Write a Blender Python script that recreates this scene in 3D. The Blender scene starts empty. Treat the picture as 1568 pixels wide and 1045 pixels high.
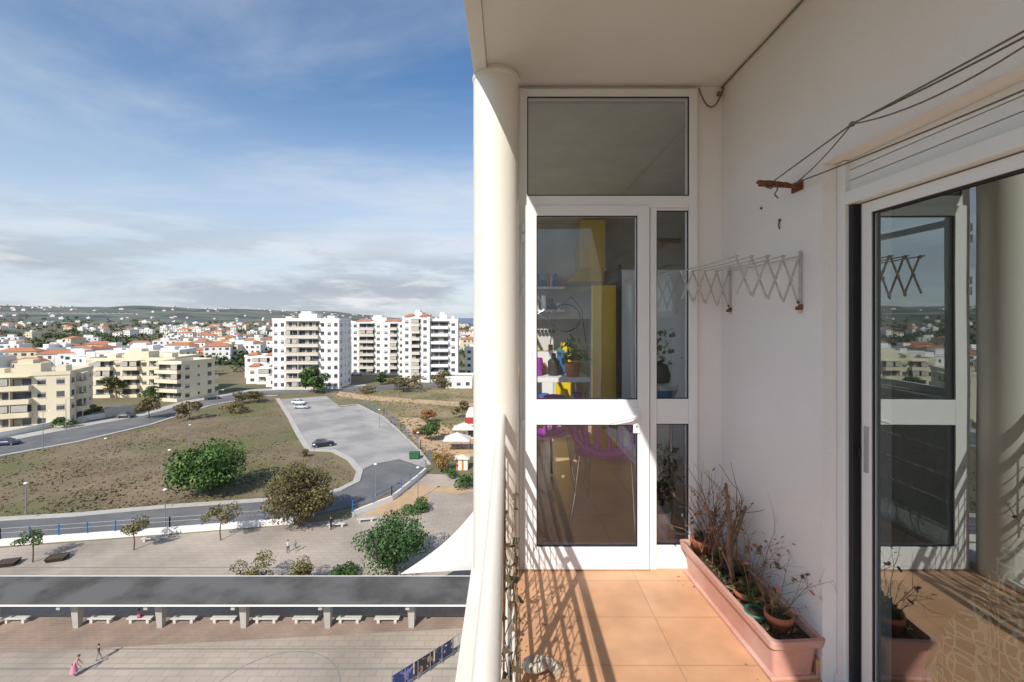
import bpy, math, random
from mathutils import Vector, Matrix, noise
R=math.radians
random.seed(7)
sc=bpy.context.scene
F=696.9; CZ=1.42; G=-24.6
# ---------------------------------------------------------------- materials
def M(name,c1,c2=None,scale=5.0,rough=.7,bump=0.0,metal=0.0,detail=5,bscale=None,lo=.35,hi=.65,c3=None,s3=.3,spec=.4):
    m=bpy.data.materials.new(name); m.use_nodes=True; nt=m.node_tree; N=nt.nodes; L=nt.links
    b=N['Principled BSDF']; b.inputs['Roughness'].default_value=rough; b.inputs['Metallic'].default_value=metal
    b.inputs['Specular IOR Level'].default_value=spec
    c2=c2 or tuple(x*.88 for x in c1)
    tc=N.new('ShaderNodeTexCoord')
    n=N.new('ShaderNodeTexNoise'); n.inputs['Scale'].default_value=scale; n.inputs['Detail'].default_value=detail; n.inputs['Roughness'].default_value=.6
    L.new(tc.outputs['Object'],n.inputs['Vector'])
    r=N.new('ShaderNodeValToRGB'); r.color_ramp.elements[0].position=lo; r.color_ramp.elements[1].position=hi
    r.color_ramp.elements[0].color=(*c1,1); r.color_ramp.elements[1].color=(*c2,1)
    L.new(n.outputs['Fac'],r.inputs['Fac']); out=r.outputs['Color']
    if c3:
        n3=N.new('ShaderNodeTexNoise'); n3.inputs['Scale'].default_value=s3; n3.inputs['Detail'].default_value=6
        L.new(tc.outputs['Object'],n3.inputs['Vector'])
        r3=N.new('ShaderNodeValToRGB'); r3.color_ramp.elements[0].position=.45; r3.color_ramp.elements[1].position=.62
        L.new(n3.outputs['Fac'],r3.inputs['Fac'])
        mx=N.new('ShaderNodeMixRGB'); mx.inputs['Color2'].default_value=(*c3,1); L.new(r3.outputs['Color'],mx.inputs['Fac']); L.new(out,mx.inputs['Color1']); out=mx.outputs['Color']
    L.new(out,b.inputs['Base Color'])
    if bump:
        nb=N.new('ShaderNodeTexNoise'); nb.inputs['Scale'].default_value=bscale or scale*8; nb.inputs['Detail'].default_value=4
        L.new(tc.outputs['Object'],nb.inputs['Vector'])
        bp=N.new('ShaderNodeBump'); bp.inputs['Strength'].default_value=bump; bp.inputs['Distance'].default_value=.01
        L.new(nb.outputs['Fac'],bp.inputs['Height']); L.new(bp.outputs['Normal'],b.inputs['Normal'])
    return m
def tilemat(name,c1,c2,mort,w,h,off,msize,rough=.4,loc=(0,0,0),stain=.25,offs=.0,sc3=2.0):
    m=M(name,c1,rough=rough); nt=m.node_tree; N=nt.nodes; L=nt.links; b=N['Principled BSDF']
    tc=N['Texture Coordinate']; mp=N.new('ShaderNodeMapping'); mp.inputs['Location'].default_value=loc
    L.new(tc.outputs['Object'],mp.inputs['Vector'])
    br=N.new('ShaderNodeTexBrick'); br.offset=offs; br.inputs['Scale'].default_value=1; br.inputs['Brick Width'].default_value=w; br.inputs['Row Height'].default_value=h
    br.inputs['Mortar Size'].default_value=msize; br.inputs['Mortar Smooth'].default_value=.1
    br.inputs['Color1'].default_value=(*c1,1); br.inputs['Color2'].default_value=(*c2,1); br.inputs['Mortar'].default_value=(*mort,1)
    L.new(mp.outputs['Vector'],br.inputs['Vector'])
    n=N.new('ShaderNodeTexNoise'); n.inputs['Scale'].default_value=sc3; n.inputs['Detail'].default_value=7; L.new(tc.outputs['Object'],n.inputs['Vector'])
    mr=N.new('ShaderNodeMapRange'); mr.inputs['From Min'].default_value=.3; mr.inputs['From Max'].default_value=.7; mr.inputs['To Min'].default_value=1-stain; mr.inputs['To Max'].default_value=1+stain*.5
    L.new(n.outputs['Fac'],mr.inputs['Value'])
    mx=N.new('ShaderNodeMixRGB'); mx.blend_type='MULTIPLY'; mx.inputs['Fac'].default_value=1
    L.new(br.outputs['Color'],mx.inputs['Color1']); L.new(mr.outputs['Result'],mx.inputs['Color2']); L.new(mx.outputs['Color'],b.inputs['Base Color'])
    bp=N.new('ShaderNodeBump'); bp.invert=True; bp.inputs['Strength'].default_value=.5; bp.inputs['Distance'].default_value=.003
    L.new(br.outputs['Fac'],bp.inputs['Height']); L.new(bp.outputs['Normal'],b.inputs['Normal'])
    return m
def glassmat(name,ior,tint=(.9,.93,.93),base=0.0,gl=(.95,.98,1),bs=.07):
    m=bpy.data.materials.new(name); m.use_nodes=True; nt=m.node_tree; N=nt.nodes; L=nt.links
    N.remove(N['Principled BSDF']); o=N['Material Output']
    t=N.new('ShaderNodeBsdfTransparent'); t.inputs['Color'].default_value=(*tint,1)
    g=N.new('ShaderNodeBsdfGlossy'); g.inputs['Roughness'].default_value=.004; g.inputs['Color'].default_value=(*gl,1)
    f=N.new('ShaderNodeFresnel'); f.inputs['IOR'].default_value=ior
    a=N.new('ShaderNodeMath'); a.operation='ADD'; a.use_clamp=True; a.inputs[1].default_value=base; L.new(f.outputs[0],a.inputs[0])
    tc=N.new('ShaderNodeTexCoord'); n=N.new('ShaderNodeTexNoise'); n.inputs['Scale'].default_value=1.2; L.new(tc.outputs['Object'],n.inputs['Vector'])
    bp=N.new('ShaderNodeBump'); bp.inputs['Strength'].default_value=bs; bp.inputs['Distance'].default_value=.02; L.new(n.outputs['Fac'],bp.inputs['Height']); L.new(bp.outputs['Normal'],g.inputs['Normal'])
    mx=N.new('ShaderNodeMixShader'); L.new(a.outputs[0],mx.inputs[0]); L.new(t.outputs[0],mx.inputs[1]); L.new(g.outputs[0],mx.inputs[2]); L.new(mx.outputs[0],o.inputs['Surface'])
    return m
def leafmat(name,c1,c2,scale=1.5):
    m=M(name,c1,c2,scale=scale,rough=.6,lo=.35,hi=.65,spec=.25); return m
wall=M('white_plaster',(.84,.82,.80),(.81,.79,.77),scale=1.3,rough=.85,bump=.3,bscale=90,c3=(.795,.77,.74),s3=.9)
ceilm=M('ceiling_plaster',(.80,.77,.745),(.77,.74,.715),scale=.8,rough=.9,bump=.2,bscale=60,c3=(.75,.715,.68),s3=1.4)
alu=M('white_aluminium',(.82,.82,.81),(.79,.79,.78),scale=3,rough=.33)
rackm=M('rack_backlit_grey',(.55,.54,.52),(.42,.40,.37),scale=30,rough=.5)  # white rack metal, greyed in its colour to stand in for backlit shade
cream=M('cream_paint',(.83,.785,.70),(.79,.745,.66),scale=2,rough=.45,bump=.1,bscale=50)
rubber=M('black_rubber',(.02,.02,.022),rough=.5)
greyal=M('grey_aluminium',(.5,.5,.5),(.45,.45,.46),rough=.3,metal=.6)
rust=M('rusty_iron',(.12,.05,.025),(.28,.11,.04),scale=60,rough=.85,bump=.5)
rope=M('rope_cord',(.23,.18,.13),(.13,.1,.08),scale=80,rough=.9)
floor_t=tilemat('terracotta_tile',(.66,.375,.21),(.61,.335,.185),(.46,.29,.18),.33,.30,0,.003,.38,(-.04,-.06,0),.2,0,5)
skirt=M('terracotta_skirting',(.62,.34,.19),(.54,.30,.17),scale=8,rough=.4)
terra=M('terracotta_plastic',(.60,.32,.26),(.54,.28,.215),scale=14,rough=.6,bump=.2,c3=(.63,.40,.33),s3=4)
terra2=M('terracotta_clay',(.50,.17,.08),(.42,.14,.07),scale=20,rough=.7)
soil=M('soil',(.05,.035,.022),(.12,.085,.055),scale=40,rough=1,bump=1)
twig=M('dry_twig',(.16,.095,.06),(.26,.17,.11),scale=30,rough=.9)
bark=M('bark',(.13,.09,.06),(.2,.15,.11),scale=12,rough=.95,bump=.6)
yellow=M('yellow_lacquer',(.80,.56,.01),(.74,.51,.01),rough=.3)
purple=M('purple_plastic',(.36,.04,.40),(.30,.035,.35),rough=.35)
chrome=M('chrome',(.7,.7,.7),rough=.15,metal=1)
greywall=M('kitchen_wall',(.74,.72,.66),rough=.8)
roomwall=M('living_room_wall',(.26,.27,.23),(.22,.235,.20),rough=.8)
whitet=tilemat('kitchen_tile',(.76,.75,.69),(.71,.70,.66),(.6,.59,.55),.2,.2,0,.004,.2)
brownfl=tilemat('kitchen_floor',(.62,.44,.31),(.57,.40,.28),(.40,.30,.22),.33,.33,0,.004,.3)
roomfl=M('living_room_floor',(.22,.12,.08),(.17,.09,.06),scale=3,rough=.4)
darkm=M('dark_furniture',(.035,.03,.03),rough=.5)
glass=glassmat('clear_glass',1.5,(.96,.97,.965),.06)
glass2=glassmat('reflective_glass',1.5,(.86,.92,.90),.27,(.84,.93,.91),.05)
asphalt=M('asphalt',(.125,.125,.13),(.16,.158,.155),scale=.35,rough=.9,bump=.4,bscale=20,c3=(.19,.185,.18),s3=.12)
asph_old=M('worn_asphalt',(.38,.355,.33),(.44,.41,.37),scale=.25,rough=.95,c3=(.29,.275,.26),s3=.11,bump=.3,bscale=10)
conc=M('concrete',(.46,.44,.41),(.38,.36,.33),scale=.8,rough=.9,bump=.3)
kerbm=M('kerb_stone',(.52,.49,.44),(.42,.40,.36),scale=.9,rough=.9)
pav=tilemat('plaza_paving',(.46,.385,.31),(.415,.35,.28),(.33,.28,.225),1.2,.6,0,.03,.85,(0,0,0),.32,.5,.13)
pav2=tilemat('pink_paving',(.38,.275,.21),(.34,.25,.20),(.26,.205,.16),.6,.3,0,.02,.85,(0,0,0),.30,.5,.3)
sand=M('sandy_soil',(.56,.38,.22),(.46,.32,.19),scale=.6,rough=1)
white_b=M('white_render',(.82,.80,.77),(.77,.75,.71),scale=.3,rough=.85)
cream_b=M('cream_render',(.76,.67,.49),(.70,.61,.44),scale=.3,rough=.85)
beige_b=M('beige_render',(.64,.57,.46),(.59,.52,.42),scale=.3,rough=.85)
orange_r=M('clay_roof',(.50,.21,.11),(.40,.17,.09),scale=1,rough=.9)
roofgrey=M('flat_roof',(.40,.38,.36),(.50,.48,.45),scale=.2,rough=.9)
win_recess=M('window_and_recess_dark',(.05,.06,.075),(.14,.15,.16),scale=.25,rough=.12,detail=1)
shut=M('window_shutter',(.48,.45,.40),(.4,.37,.33),scale=1,rough=.6)
canroof=M('canopy_roofing',(.085,.08,.075),(.115,.11,.10),scale=.5,rough=1,c3=(.15,.145,.135),s3=.25,bump=.3,bscale=6,spec=.08)
sail=M('white_membrane',(.78,.72,.63),(.74,.68,.59),scale=.5,rough=.6)
bluem=M('blue_paint',(.02,.16,.42),rough=.5)
steel=M('galvanised_steel',(.38,.39,.40),(.3,.31,.32),rough=.45,metal=.5)
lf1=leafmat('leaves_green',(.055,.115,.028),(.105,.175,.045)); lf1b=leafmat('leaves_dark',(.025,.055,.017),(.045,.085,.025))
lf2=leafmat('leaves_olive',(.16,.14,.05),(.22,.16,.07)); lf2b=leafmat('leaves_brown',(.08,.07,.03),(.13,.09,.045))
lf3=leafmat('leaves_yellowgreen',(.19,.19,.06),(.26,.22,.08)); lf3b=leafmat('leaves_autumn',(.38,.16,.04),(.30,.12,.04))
# ---------------------------------------------------------------- mesh builder
class MB:
    def __init__(s,*mats): s.v=[];s.f=[];s.m=[];s.mats=list(mats);s.T=None;s.sm=[]
    def add(s,vs,fs,m=0,sm=False):
        o=len(s.v)
        if s.T is not None: vs=[tuple(s.T@Vector(p)) for p in vs]
        s.v+=[tuple(p) for p in vs]
        for f in fs: s.f.append([i+o for i in f]); s.m.append(m); s.sm.append(sm)
    def box(s,x0,x1,y0,y1,z0,z1,m=0):
        s.add([(x0,y0,z0),(x1,y0,z0),(x1,y1,z0),(x0,y1,z0),(x0,y0,z1),(x1,y0,z1),(x1,y1,z1),(x0,y1,z1)],
              [(0,3,2,1),(4,5,6,7),(0,1,5,4),(1,2,6,5),(2,3,7,6),(3,0,4,7)],m)
    def cyl(s,p0,p1,r0,r1=None,n=10,m=0,caps=True):
        r1=r0 if r1 is None else r1
        p0=Vector(p0);p1=Vector(p1);d=(p1-p0)
        if d.length<1e-6:return
        d.normalize(); a=d.orthogonal().normalized(); b=d.cross(a)
        vs=[];
        for p,r in((p0,r0),(p1,r1)):
            for i in range(n):
                t=2*math.pi*i/n; vs.append(p+a*math.cos(t)*r+b*math.sin(t)*r)
        s.add(vs,[(i,(i+1)%n,n+(i+1)%n,n+i) for i in range(n)],m,True)
        if caps: s.add(vs[:n],[tuple(range(n))[::-1]],m); s.add(vs[n:],[tuple(range(n))],m)
    def tube(s,pts,r,n=6,m=0,r1=None):
        k=len(pts)-1
        for i in range(k):
            ra=r if r1 is None else r+(r1-r)*i/k; rb=r if r1 is None else r+(r1-r)*(i+1)/k
            s.cyl(pts[i],pts[i+1],ra,rb,n,m,True)
    def lathe(s,c,prof,n=20,m=0):
        vs=[];k=len(prof)
        for r,z in prof:
            for i in range(n):
                t=2*math.pi*i/n; vs.append((c[0]+r*math.cos(t),c[1]+r*math.sin(t),c[2]+z))
        s.add(vs,[(j*n+i,j*n+(i+1)%n,(j+1)*n+(i+1)%n,(j+1)*n+i) for j in range(k-1) for i in range(n)],m,True)
    def ball(s,c,rx,ry,rz,m=0,n=10,jit=0):
        k=max(4,n//2+1); vs=[]
        for j in range(k+1):
            ph=math.pi*j/k
            for i in range(n):
                t=2*math.pi*i/n; q=1+random.uniform(-jit,jit)
                vs.append((c[0]+rx*q*math.sin(ph)*math.cos(t),c[1]+ry*q*math.sin(ph)*math.sin(t),c[2]+rz*q*math.cos(ph)))
        s.add(vs,[(j*n+i,(j+1)*n+i,(j+1)*n+(i+1)%n,j*n+(i+1)%n) for j in range(k) for i in range(n)],m,True)
    def leaf(s,q,r,m=0):
        a=Vector([random.uniform(-r,r) for _ in range(3)]); c2=Vector([random.uniform(-r,r) for _ in range(3)]); q=Vector(q); s.add([q-a,q-c2,q+a,q+c2],[(0,1,2,3)],m)
    def poly(s,pts,z,m=0): s.add([(p[0],p[1],z) for p in pts],[tuple(range(len(pts)))],m)
    def build(s,name,parent=None,bevel=0):
        me=bpy.data.meshes.new(name); me.from_pydata(s.v,[],s.f)
        for mt in s.mats: me.materials.append(mt)
        me.polygons.foreach_set('material_index',s.m); me.polygons.foreach_set('use_smooth',s.sm)
        me.update(); o=bpy.data.objects.new(name,me); sc.collection.objects.link(o)
        if parent: o.parent=parent
        if bevel:
            b=o.modifiers.new('b','BEVEL'); b.width=bevel; b.segments=2; b.limit_method='ANGLE'
        return o
def empty(name,loc=(0,0,0)):
    e=bpy.data.objects.new(name,None); e.location=loc; e.empty_display_size=.2; sc.collection.objects.link(e); return e
# image pixel of a ground point -> world position on the ground
def gp(u,v,h=0.0):
    d=F*(CZ-G-h)/(v-487.0); return ((u-777)/F*d,d)
# ================================================================ BALCONY
D=2.6
def X(p): return (p-777)/268.0
def Z(p): return CZ-(p-487)/268.0
b=MB(floor_t,cream,skirt); b.box(.035,1.23,-1.6,D,-.02,0,0); b.build('balcony_floor')
b=MB(cream); b.box(-.20,.0345,-1.6,D+.2,-.25,.035,0); b.box(.0345,1.32,-1.6,D,-.25,-.021,0); b.build('balcony_slab_edge',bevel=.006)
b=MB(skirt); b.box(1.215,1.2285,1.79,D-.002,.001,.075,0); b.box(1.082,1.214,D-.014,D-.001,.001,.075); b.build('tile_skirting',bevel=.002)
b=MB(ceilm); b.box(-.108,1.60,-1.6,D+.15,2.742,2.98,0); b.box(-.18,-.1085,-1.6,D+.15,2.722,3.0,0); b.build('balcony_ceiling',bevel=.004)
b=MB(wall)
b.box(1.23,1.50,1.777,D+.12,-.2,2.741)
b.box(1.23,1.50,-1.6,1.7765,2.022,2.741)
b.box(1.23,1.50,-1.6,-.8,-.2,2.021)
b.build('apartment_wall')
b=MB(wall); b.box(1.077,1.2295,D,D+.12,0,2.741); b.box(.0,1.076,D+.005,D+.12,2.717,2.741); b.build('door_side_wall')
b=MB(cream); c=[]; n=48
b.lathe((-.062,2.49,0),[(.124,-.25),(.124,2.741)],n,0)
b.lathe((-.062,2.49,0),[(.1245,2.70),(.130,2.712),(.130,2.7215)],n,0)
b.build('round_column')
b=MB(rope)
b.tube([(1.222,.3+.23*i,2.735+random.uniform(-.004,.004)) for i in range(11)],.0035,5)
b.build('ceiling_corner_cable')
b=MB(rope); pts=[]
for i in range(13):
    t=i/12; pts.append((1.085+.14*t,D-.02,2.725-.11*math.sin(math.pi*t)**.8+.0*t))
b.tube(pts,.004,6); b.ball((1.20,D-.02,2.69),.014,.014,.014)
b.build('loose_ceiling_wire')
b=MB(lf2b,soil,lf2)
for k in range(70):
    x=.06+abs(random.gauss(0,.05)) if k<40 else random.uniform(.9,1.2); y=random.uniform(1.75,2.56)
    a=random.uniform(0,6.28); r_=random.uniform(.003,.009); b.add([(x-r_*math.cos(a),y-r_*math.sin(a),.002),(x+.4*r_*math.sin(a),y-.4*r_*math.cos(a),.004),(x+r_*math.cos(a),y+r_*math.sin(a),.003),(x-.4*r_*math.sin(a),y+.4*r_*math.cos(a),.005)],[(0,1,2,3)],random.choice((0,0,1,2)))
b.build('fallen_dry_leaves')
# ---------------- kitchen door & glazing
e=empty('glazed_balcony_door',(0,0,0))
y0,y1=D-.03,D+.03
b=MB(alu)
def fr(x0,x1,v0,v1,ya=y0,yb=y1): b.box(X(x0),X(x1),ya,yb,Z(v1),Z(v0))
fr(795,807,140,868.5); fr(1052,1065,140,868.5); fr(807,1052,140,152)
fr(807,1052,302,320); fr(993,1003,320,868.5)
fr(1003,1052,320,324,D-.02,D+.02)
fr(1003,1052,610,648,D-.022,D+.022); fr(1003,1052,832,868,D-.022,D+.022)
b.build('fixed_frame',e,.003)
b=MB(alu,chrome)
ya,yb=D-.045,D+.01
fr(802,821,318,866,ya,yb); fr(973,991,318,866,ya,yb); fr(821,973,318,333,ya,yb); fr(821,973,610,648,ya,yb); fr(821,973,832,866,ya,yb)
for v in (345,362,425,441,640): b.cyl((X(800),D-.052,Z(v)),(X(800),D-.052,Z(v+12)),.008)
b.build('door_leaf',e,.003)
b=MB(alu,chrome)
b.box(X(966),X(976),D-.052,D-.045,Z(660),Z(622)); b.cyl((X(971),D-.05,Z(632)),(X(971),D-.09,Z(632)),.009)
b.tube([(X(971),D-.088,Z(632)),(X(955),D-.09,Z(636)),(X(930),D-.086,Z(642)),],.009,8); b.cyl((X(971),D-.054,Z(650)),(X(971),D-.05,Z(650)),.006,m=1)
b.build('door_handle',e,.001)
b=MB(rubber)
def gask(x0,x1,v0,v1,y,t=1.4):
    b.box(X(x0),X(x0+t),y-.004,y+.004,Z(v1),Z(v0)); b.box(X(x1-t),X(x1),y-.004,y+.004,Z(v1),Z(v0))
    b.box(X(x0+t),X(x1-t),y-.004,y+.004,Z(v0+t),Z(v0)); b.box(X(x0+t),X(x1-t),y-.004,y+.004,Z(v1),Z(v1-t))
panes=[(807,1052,152,302,D-.025),(821,973,333,610,D-.035),(821,973,648,832,D-.035),(1003,1052,324,610,D-.015),(1003,1052,648,832,D-.015)]
for p in panes: gask(*p)
b.build('gaskets',e)
b=MB(glass)
for x0,x1,v0,v1,y in panes: b.add([(X(x0),y+.006,Z(v1)),(X(x1),y+.006,Z(v1)),(X(x1),y+.006,Z(v0)),(X(x0),y+.006,Z(v0))],[(0,1,2,3)])
b.build('glass_panes',e)
# ---------------- sliding window (right)
e=empty('sliding_glass_door')
b=MB(alu,rubber,greyal)
b.box(1.285,1.38,1.735,1.776,0,2.02,0)
b.box(1.285,1.38,-.8,1.734,1.85,1.90,0)
b.box(1.275,1.42,-.8,1.776,-.02,.035,0)
b.box(1.30,1.345,1.716,1.7345,.036,1.849,1)
b.box(1.33,1.365,1.700,1.7155,.036,1.849,2)
b.build('outer_frame',e,.003)
b=MB(alu,rubber,greyal)
b.box(1.322,1.36,1.655,1.699,.04,1.845,0); b.box(1.322,1.36,.35,1.6545,1.805,1.845,0); b.box(1.322,1.36,.35,1.6545,.04,.10,0); b.box(1.322,1.36,.28,.3495,.04,1.845,0)
b.box(1.326,1.334,1.649,1.6545,.10,1.805,1); b.box(1.326,1.334,.35,1.649,1.799,1.8045,1)
b.box(1.318,1.3215,1.665,1.685,.85,1.02,2); b.box(1.316,1.3215,1.700,1.712,.9,.93,1)
b.build('sliding_leaf',e,.003)
b=MB(alu,rubber)
b.box(1.365,1.40,.25,.32,.04,1.845,0); b.box(1.365,1.40,-.8,.25,1.80,1.845,0); b.box(1.365,1.40,-.8,.25,.04,.11,0)
b.build('rear_leaf',e,.003)
b=MB(glass2); b.add([(1.34,.35,.10),(1.34,1.655,.10),(1.34,1.655,1.805),(1.34,.35,1.805)],[(3,2,1,0)]); b.add([(1.385,-.8,.11),(1.385,.25,.11),(1.385,.25,1.8),(1.385,-.8,1.8)],[(3,2,1,0)]); b.build('glass',e)
e=empty('roller_shutter')
b=MB(alu,rubber)
for i in range(3): b.box(1.305,1.318,-.8,1.774,1.905+i*.040,1.942+i*.040,0)
b.box(1.298,1.325,-.8,1.775,1.9005,1.9045,0)
b.build('slats',e,.004)
b=MB(rubber); b.box(1.318,1.33,-.8,1.774,1.902,2.021); b.build('shutter_gap',e)
# living room behind (unseen opening added in the back wall to let sun in)
e=empty('living_room')
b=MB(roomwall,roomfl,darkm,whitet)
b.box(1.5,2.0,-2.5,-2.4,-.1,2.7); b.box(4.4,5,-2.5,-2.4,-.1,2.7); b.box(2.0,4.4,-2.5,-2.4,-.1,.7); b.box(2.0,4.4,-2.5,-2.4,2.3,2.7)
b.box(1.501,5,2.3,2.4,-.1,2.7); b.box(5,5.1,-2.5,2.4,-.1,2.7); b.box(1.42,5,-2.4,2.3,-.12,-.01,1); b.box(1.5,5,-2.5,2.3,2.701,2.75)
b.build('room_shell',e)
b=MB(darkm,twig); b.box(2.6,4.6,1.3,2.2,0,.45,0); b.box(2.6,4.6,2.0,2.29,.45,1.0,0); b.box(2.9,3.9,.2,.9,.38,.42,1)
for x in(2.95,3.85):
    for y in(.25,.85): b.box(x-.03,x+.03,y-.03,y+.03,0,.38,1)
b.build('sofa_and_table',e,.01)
lm=bpy.data.materials.new('lace'); lm.use_nodes=True; nt=lm.node_tree; N=nt.nodes; L=nt.links
p=N['Principled BSDF']; p.inputs['Base Color'].default_value=(.88,.84,.74,1); p.inputs['Roughness'].default_value=.9
tc=N.new('ShaderNodeTexCoord'); vo=N.new('ShaderNodeTexVoronoi'); vo.feature='DISTANCE_TO_EDGE'; vo.inputs['Scale'].default_value=24; vo.inputs['Randomness'].default_value=.3
L.new(tc.outputs['Object'],vo.inputs['Vector'])
gt=N.new('ShaderNodeMath'); gt.operation='LESS_THAN'; gt.inputs[1].default_value=.07; L.new(vo.outputs['Distance'],gt.inputs[0])
v2=N.new('ShaderNodeTexVoronoi'); v2.feature='F1'; v2.inputs['Scale'].default_value=6; v2.inputs['Randomness'].default_value=.2; L.new(tc.outputs['Object'],v2.inputs['Vector'])
sn=N.new('ShaderNodeMath'); sn.operation='SINE'; m6=N.new('ShaderNodeMath'); m6.operation='MULTIPLY'; m6.inputs[1].default_value=34; L.new(v2.outputs['Distance'],m6.inputs[0]); L.new(m6.outputs[0],sn.inputs[0])
g2=N.new('ShaderNodeMath'); g2.operation='GREATER_THAN'; g2.inputs[1].default_value=.85; L.new(sn.outputs[0],g2.inputs[0])
mu=N.new('ShaderNodeMath'); mu.operation='MAXIMUM'; L.new(gt.outputs[0],mu.inputs[0]); L.new(g2.outputs[0],mu.inputs[1])
m7=N.new('ShaderNodeMath'); m7.operation='MULTIPLY'; m7.inputs[1].default_value=.6; L.new(mu.outputs[0],m7.inputs[0])
L.new(m7.outputs[0],p.inputs['Alpha'])
b=MB(lm); vs=[];nn=60
for i in range(nn+1):
    y=.2+1.36*i/nn; top=.95 if y<1.15 else .95-.80*((y-1.15)/.41)**1.2
    vs+= [(1.40+.02*math.sin(i*.9),y,.0),(1.385+.015*math.sin(i*.9+.4),y,top)]
b.add(vs,[(2*i,2*i+2,2*i+3,2*i+1) for i in range(nn)],0,True); b.build('lace_curtain')
# ---------------- kitchen
e=empty('kitchen_interior')
b=MB(greywall,brownfl,whitet,alu,glass)
b.box(-.06,.03,5.6,6.2,-.1,2.7); b.box(-.06,.03,D+.12,5.6,-.1,.95); b.box(-.06,.03,D+.12,5.6,2.55,2.7)
b.box(-.06,3.3,6.2,6.3,-.1,2.7,2); b.box(3.3,3.4,D,6.3,-.1,2.7); b.box(1.5,3.3,D+.02,D+.12,-.1,2.7)
b.box(.031,3.3,D+.03,6.2,-.12,-.012,1); b.box(-.06,3.3,D+.121,6.2,2.701,2.75)
for y in(2.76,3.7,4.65,5.56): b.box(-.04,.0,y-.03,y+.03,.95,2.55,3)
for z in(.97,2.0,2.53): b.box(-.035,-.005,2.79,5.53,z-.02,z+.02,3)
b.build('kitchen_walls',e)
b=MB(yellow,whitet,darkm,chrome,alu)
b.box(.93,1.24,5.75,6.19,2.05,2.66,0)
b.add([(.74,5.45,1.86),(1.44,5.45,1.86),(1.44,6.19,1.86),(.74,6.19,1.86),(.93,5.75,2.05),(1.24,5.75,2.05),(1.24,6.19,2.05),(.93,6.19,2.05)],[(0,3,2,1),(0,1,5,4),(1,2,6,5),(2,3,7,6),(3,0,4,7)],0)
b.build('yellow_range_hood',e,.004)
b=MB(yellow,whitet,darkm,chrome,alu,terra2,bluem)
b.box(.04,.80,5.6,6.19,.08,.86,1); b.box(.04,.82,5.56,6.19,.865,.9,2); b.box(.04,.30,5.59,5.599,.12,.84,0); b.box(.33,.56,5.59,5.599,.12,.84,4); b.box(.59,.78,5.59,5.599,.12,.84,0)
b.box(.86,1.10,4.6,4.66,0,1.75,0); b.box(1.105,1.14,4.55,5.2,0,1.95,2); b.box(1.145,1.80,4.55,5.2,0,1.9,4); b.box(1.81,1.9,3.6,4.5,0,2.2,4)
b.box(.05,.75,5.95,6.19,1.5,1.53,4); b.box(.05,.75,5.95,6.19,1.8,1.83,4)
for zz_ in(1.531,1.831,.901):
    x=.1
    while x<.72:
        w_=random.uniform(.03,.07); b.box(x,x+w_,6.0,6.08,zz_,zz_+random.uniform(.08,.2),random.choice((0,1,2,3,5,6,4))); x+=w_+random.uniform(.01,.05)
for k in range(5): b.cyl((.42+.05*k,6.15,1.30),(.42+.05*k,6.15,1.48),.006,m=3); b.cyl((.42+.05*k,6.14,1.24),(.42+.05*k,6.17,1.24),.022,m=2)
b.build('cabinets',e,.003)
b=MB(alu,chrome,purple,terra2,whitet,darkm,yellow,bluem,lf1)
b.box(.12,.72,3.95,4.6,.86,.90,0); b.box(.12,.72,3.97,4.58,.62,.64,0)
for x in(.15,.69):
    for y in(3.98,4.57): b.cyl((x,y,0),(x,y,.86),.015,m=1)
b.lathe((.26,4.1,.9),[(.0,0),(.05,0),(.065,.11),(.055,.16)],14,2)
b.lathe((.42,4.12,.9),[(.0,0),(.05,0),(.055,.13),(.02,.16),(.02,.2)],14,5)
b.lathe((.58,4.05,.9),[(.0,0),(.055,0),(.075,.10),(.08,.12)],14,3)
b.lathe((.32,4.02,.64),[(.0,0),(.04,0),(.05,.08),(.05,.11)],14,7); b.lathe((.5,4.02,.64),[(.0,0),(.05,0),(.06,.06),(.03,.15)],14,6); b.lathe((.62,4.02,.64),[(.0,0),(.04,0),(.04,.12)],14,2)
b.box(.2,.5,4.3,4.5,.9,1.1,4); b.box(.52,.66,4.3,4.45,.9,1.18,6); b.box(.22,.36,4.2,4.28,.9,1.0,3); b.box(.46,.53,4.2,4.26,.9,1.12,7); b.lathe((.18,4.0,.9),[(0,0),(.03,0),(.03,.15),(.012,.18),(.012,.24)],12,4)
for k in range(60): b.leaf((.58+random.gauss(0,.06),4.05+random.gauss(0,.05),1.06+abs(random.gauss(0,.07))),.03,8)
b.tube([(.55+.14*math.cos(t*.5),4.3,1.42+.13*math.sin(t*.5)) for t in range(14)],.006,6,5); b.tube([(.40,4.3,1.15),(.46,4.3,1.5),(.60,4.3,1.62),(.70,4.3,1.5),(.74,4.3,1.2)],.005,6,5)
b.tube([(.2,4.3,1.4),(.35,4.3,1.5),(.3,4.3,1.62),(.22,4.3,1.52),(.4,4.3,1.38)],.005,6,1)
b.build('side_table_with_crockery',e,.002)
b=MB(bluem,whitet,darkm,alu,chrome,lf1)
b.box(.92,1.2,3.0,3.3,.80,.84,1); b.lathe((1.04,3.1,.841),[(.0,0),(.07,0),(.10,.05),(.115,.11),(.118,.13)],18,1); b.lathe((1.04,3.1,.841),[(.1005,.052),(.1165,.1)],18,0)
b.lathe((1.04,3.1,.98),[(.06,0),(.07,.05),(.05,.12),(0,.14)],14,2)
for x in(.94,1.18):
    for y in(3.02,3.28): b.cyl((x,y,0),(x,y,.80),.012,m=4)
b.lathe((.93,2.78,.25),[(0,-.25),(.05,-.25),(.055,-.06),(.07,-.06),(.07,0),(.06,0)],16,1)
for k in range(120): b.leaf((.95+random.gauss(0,.05),2.80+random.gauss(0,.03),.33+random.uniform(-.04,.3)),.025,random.choice((5,5,2)))
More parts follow.
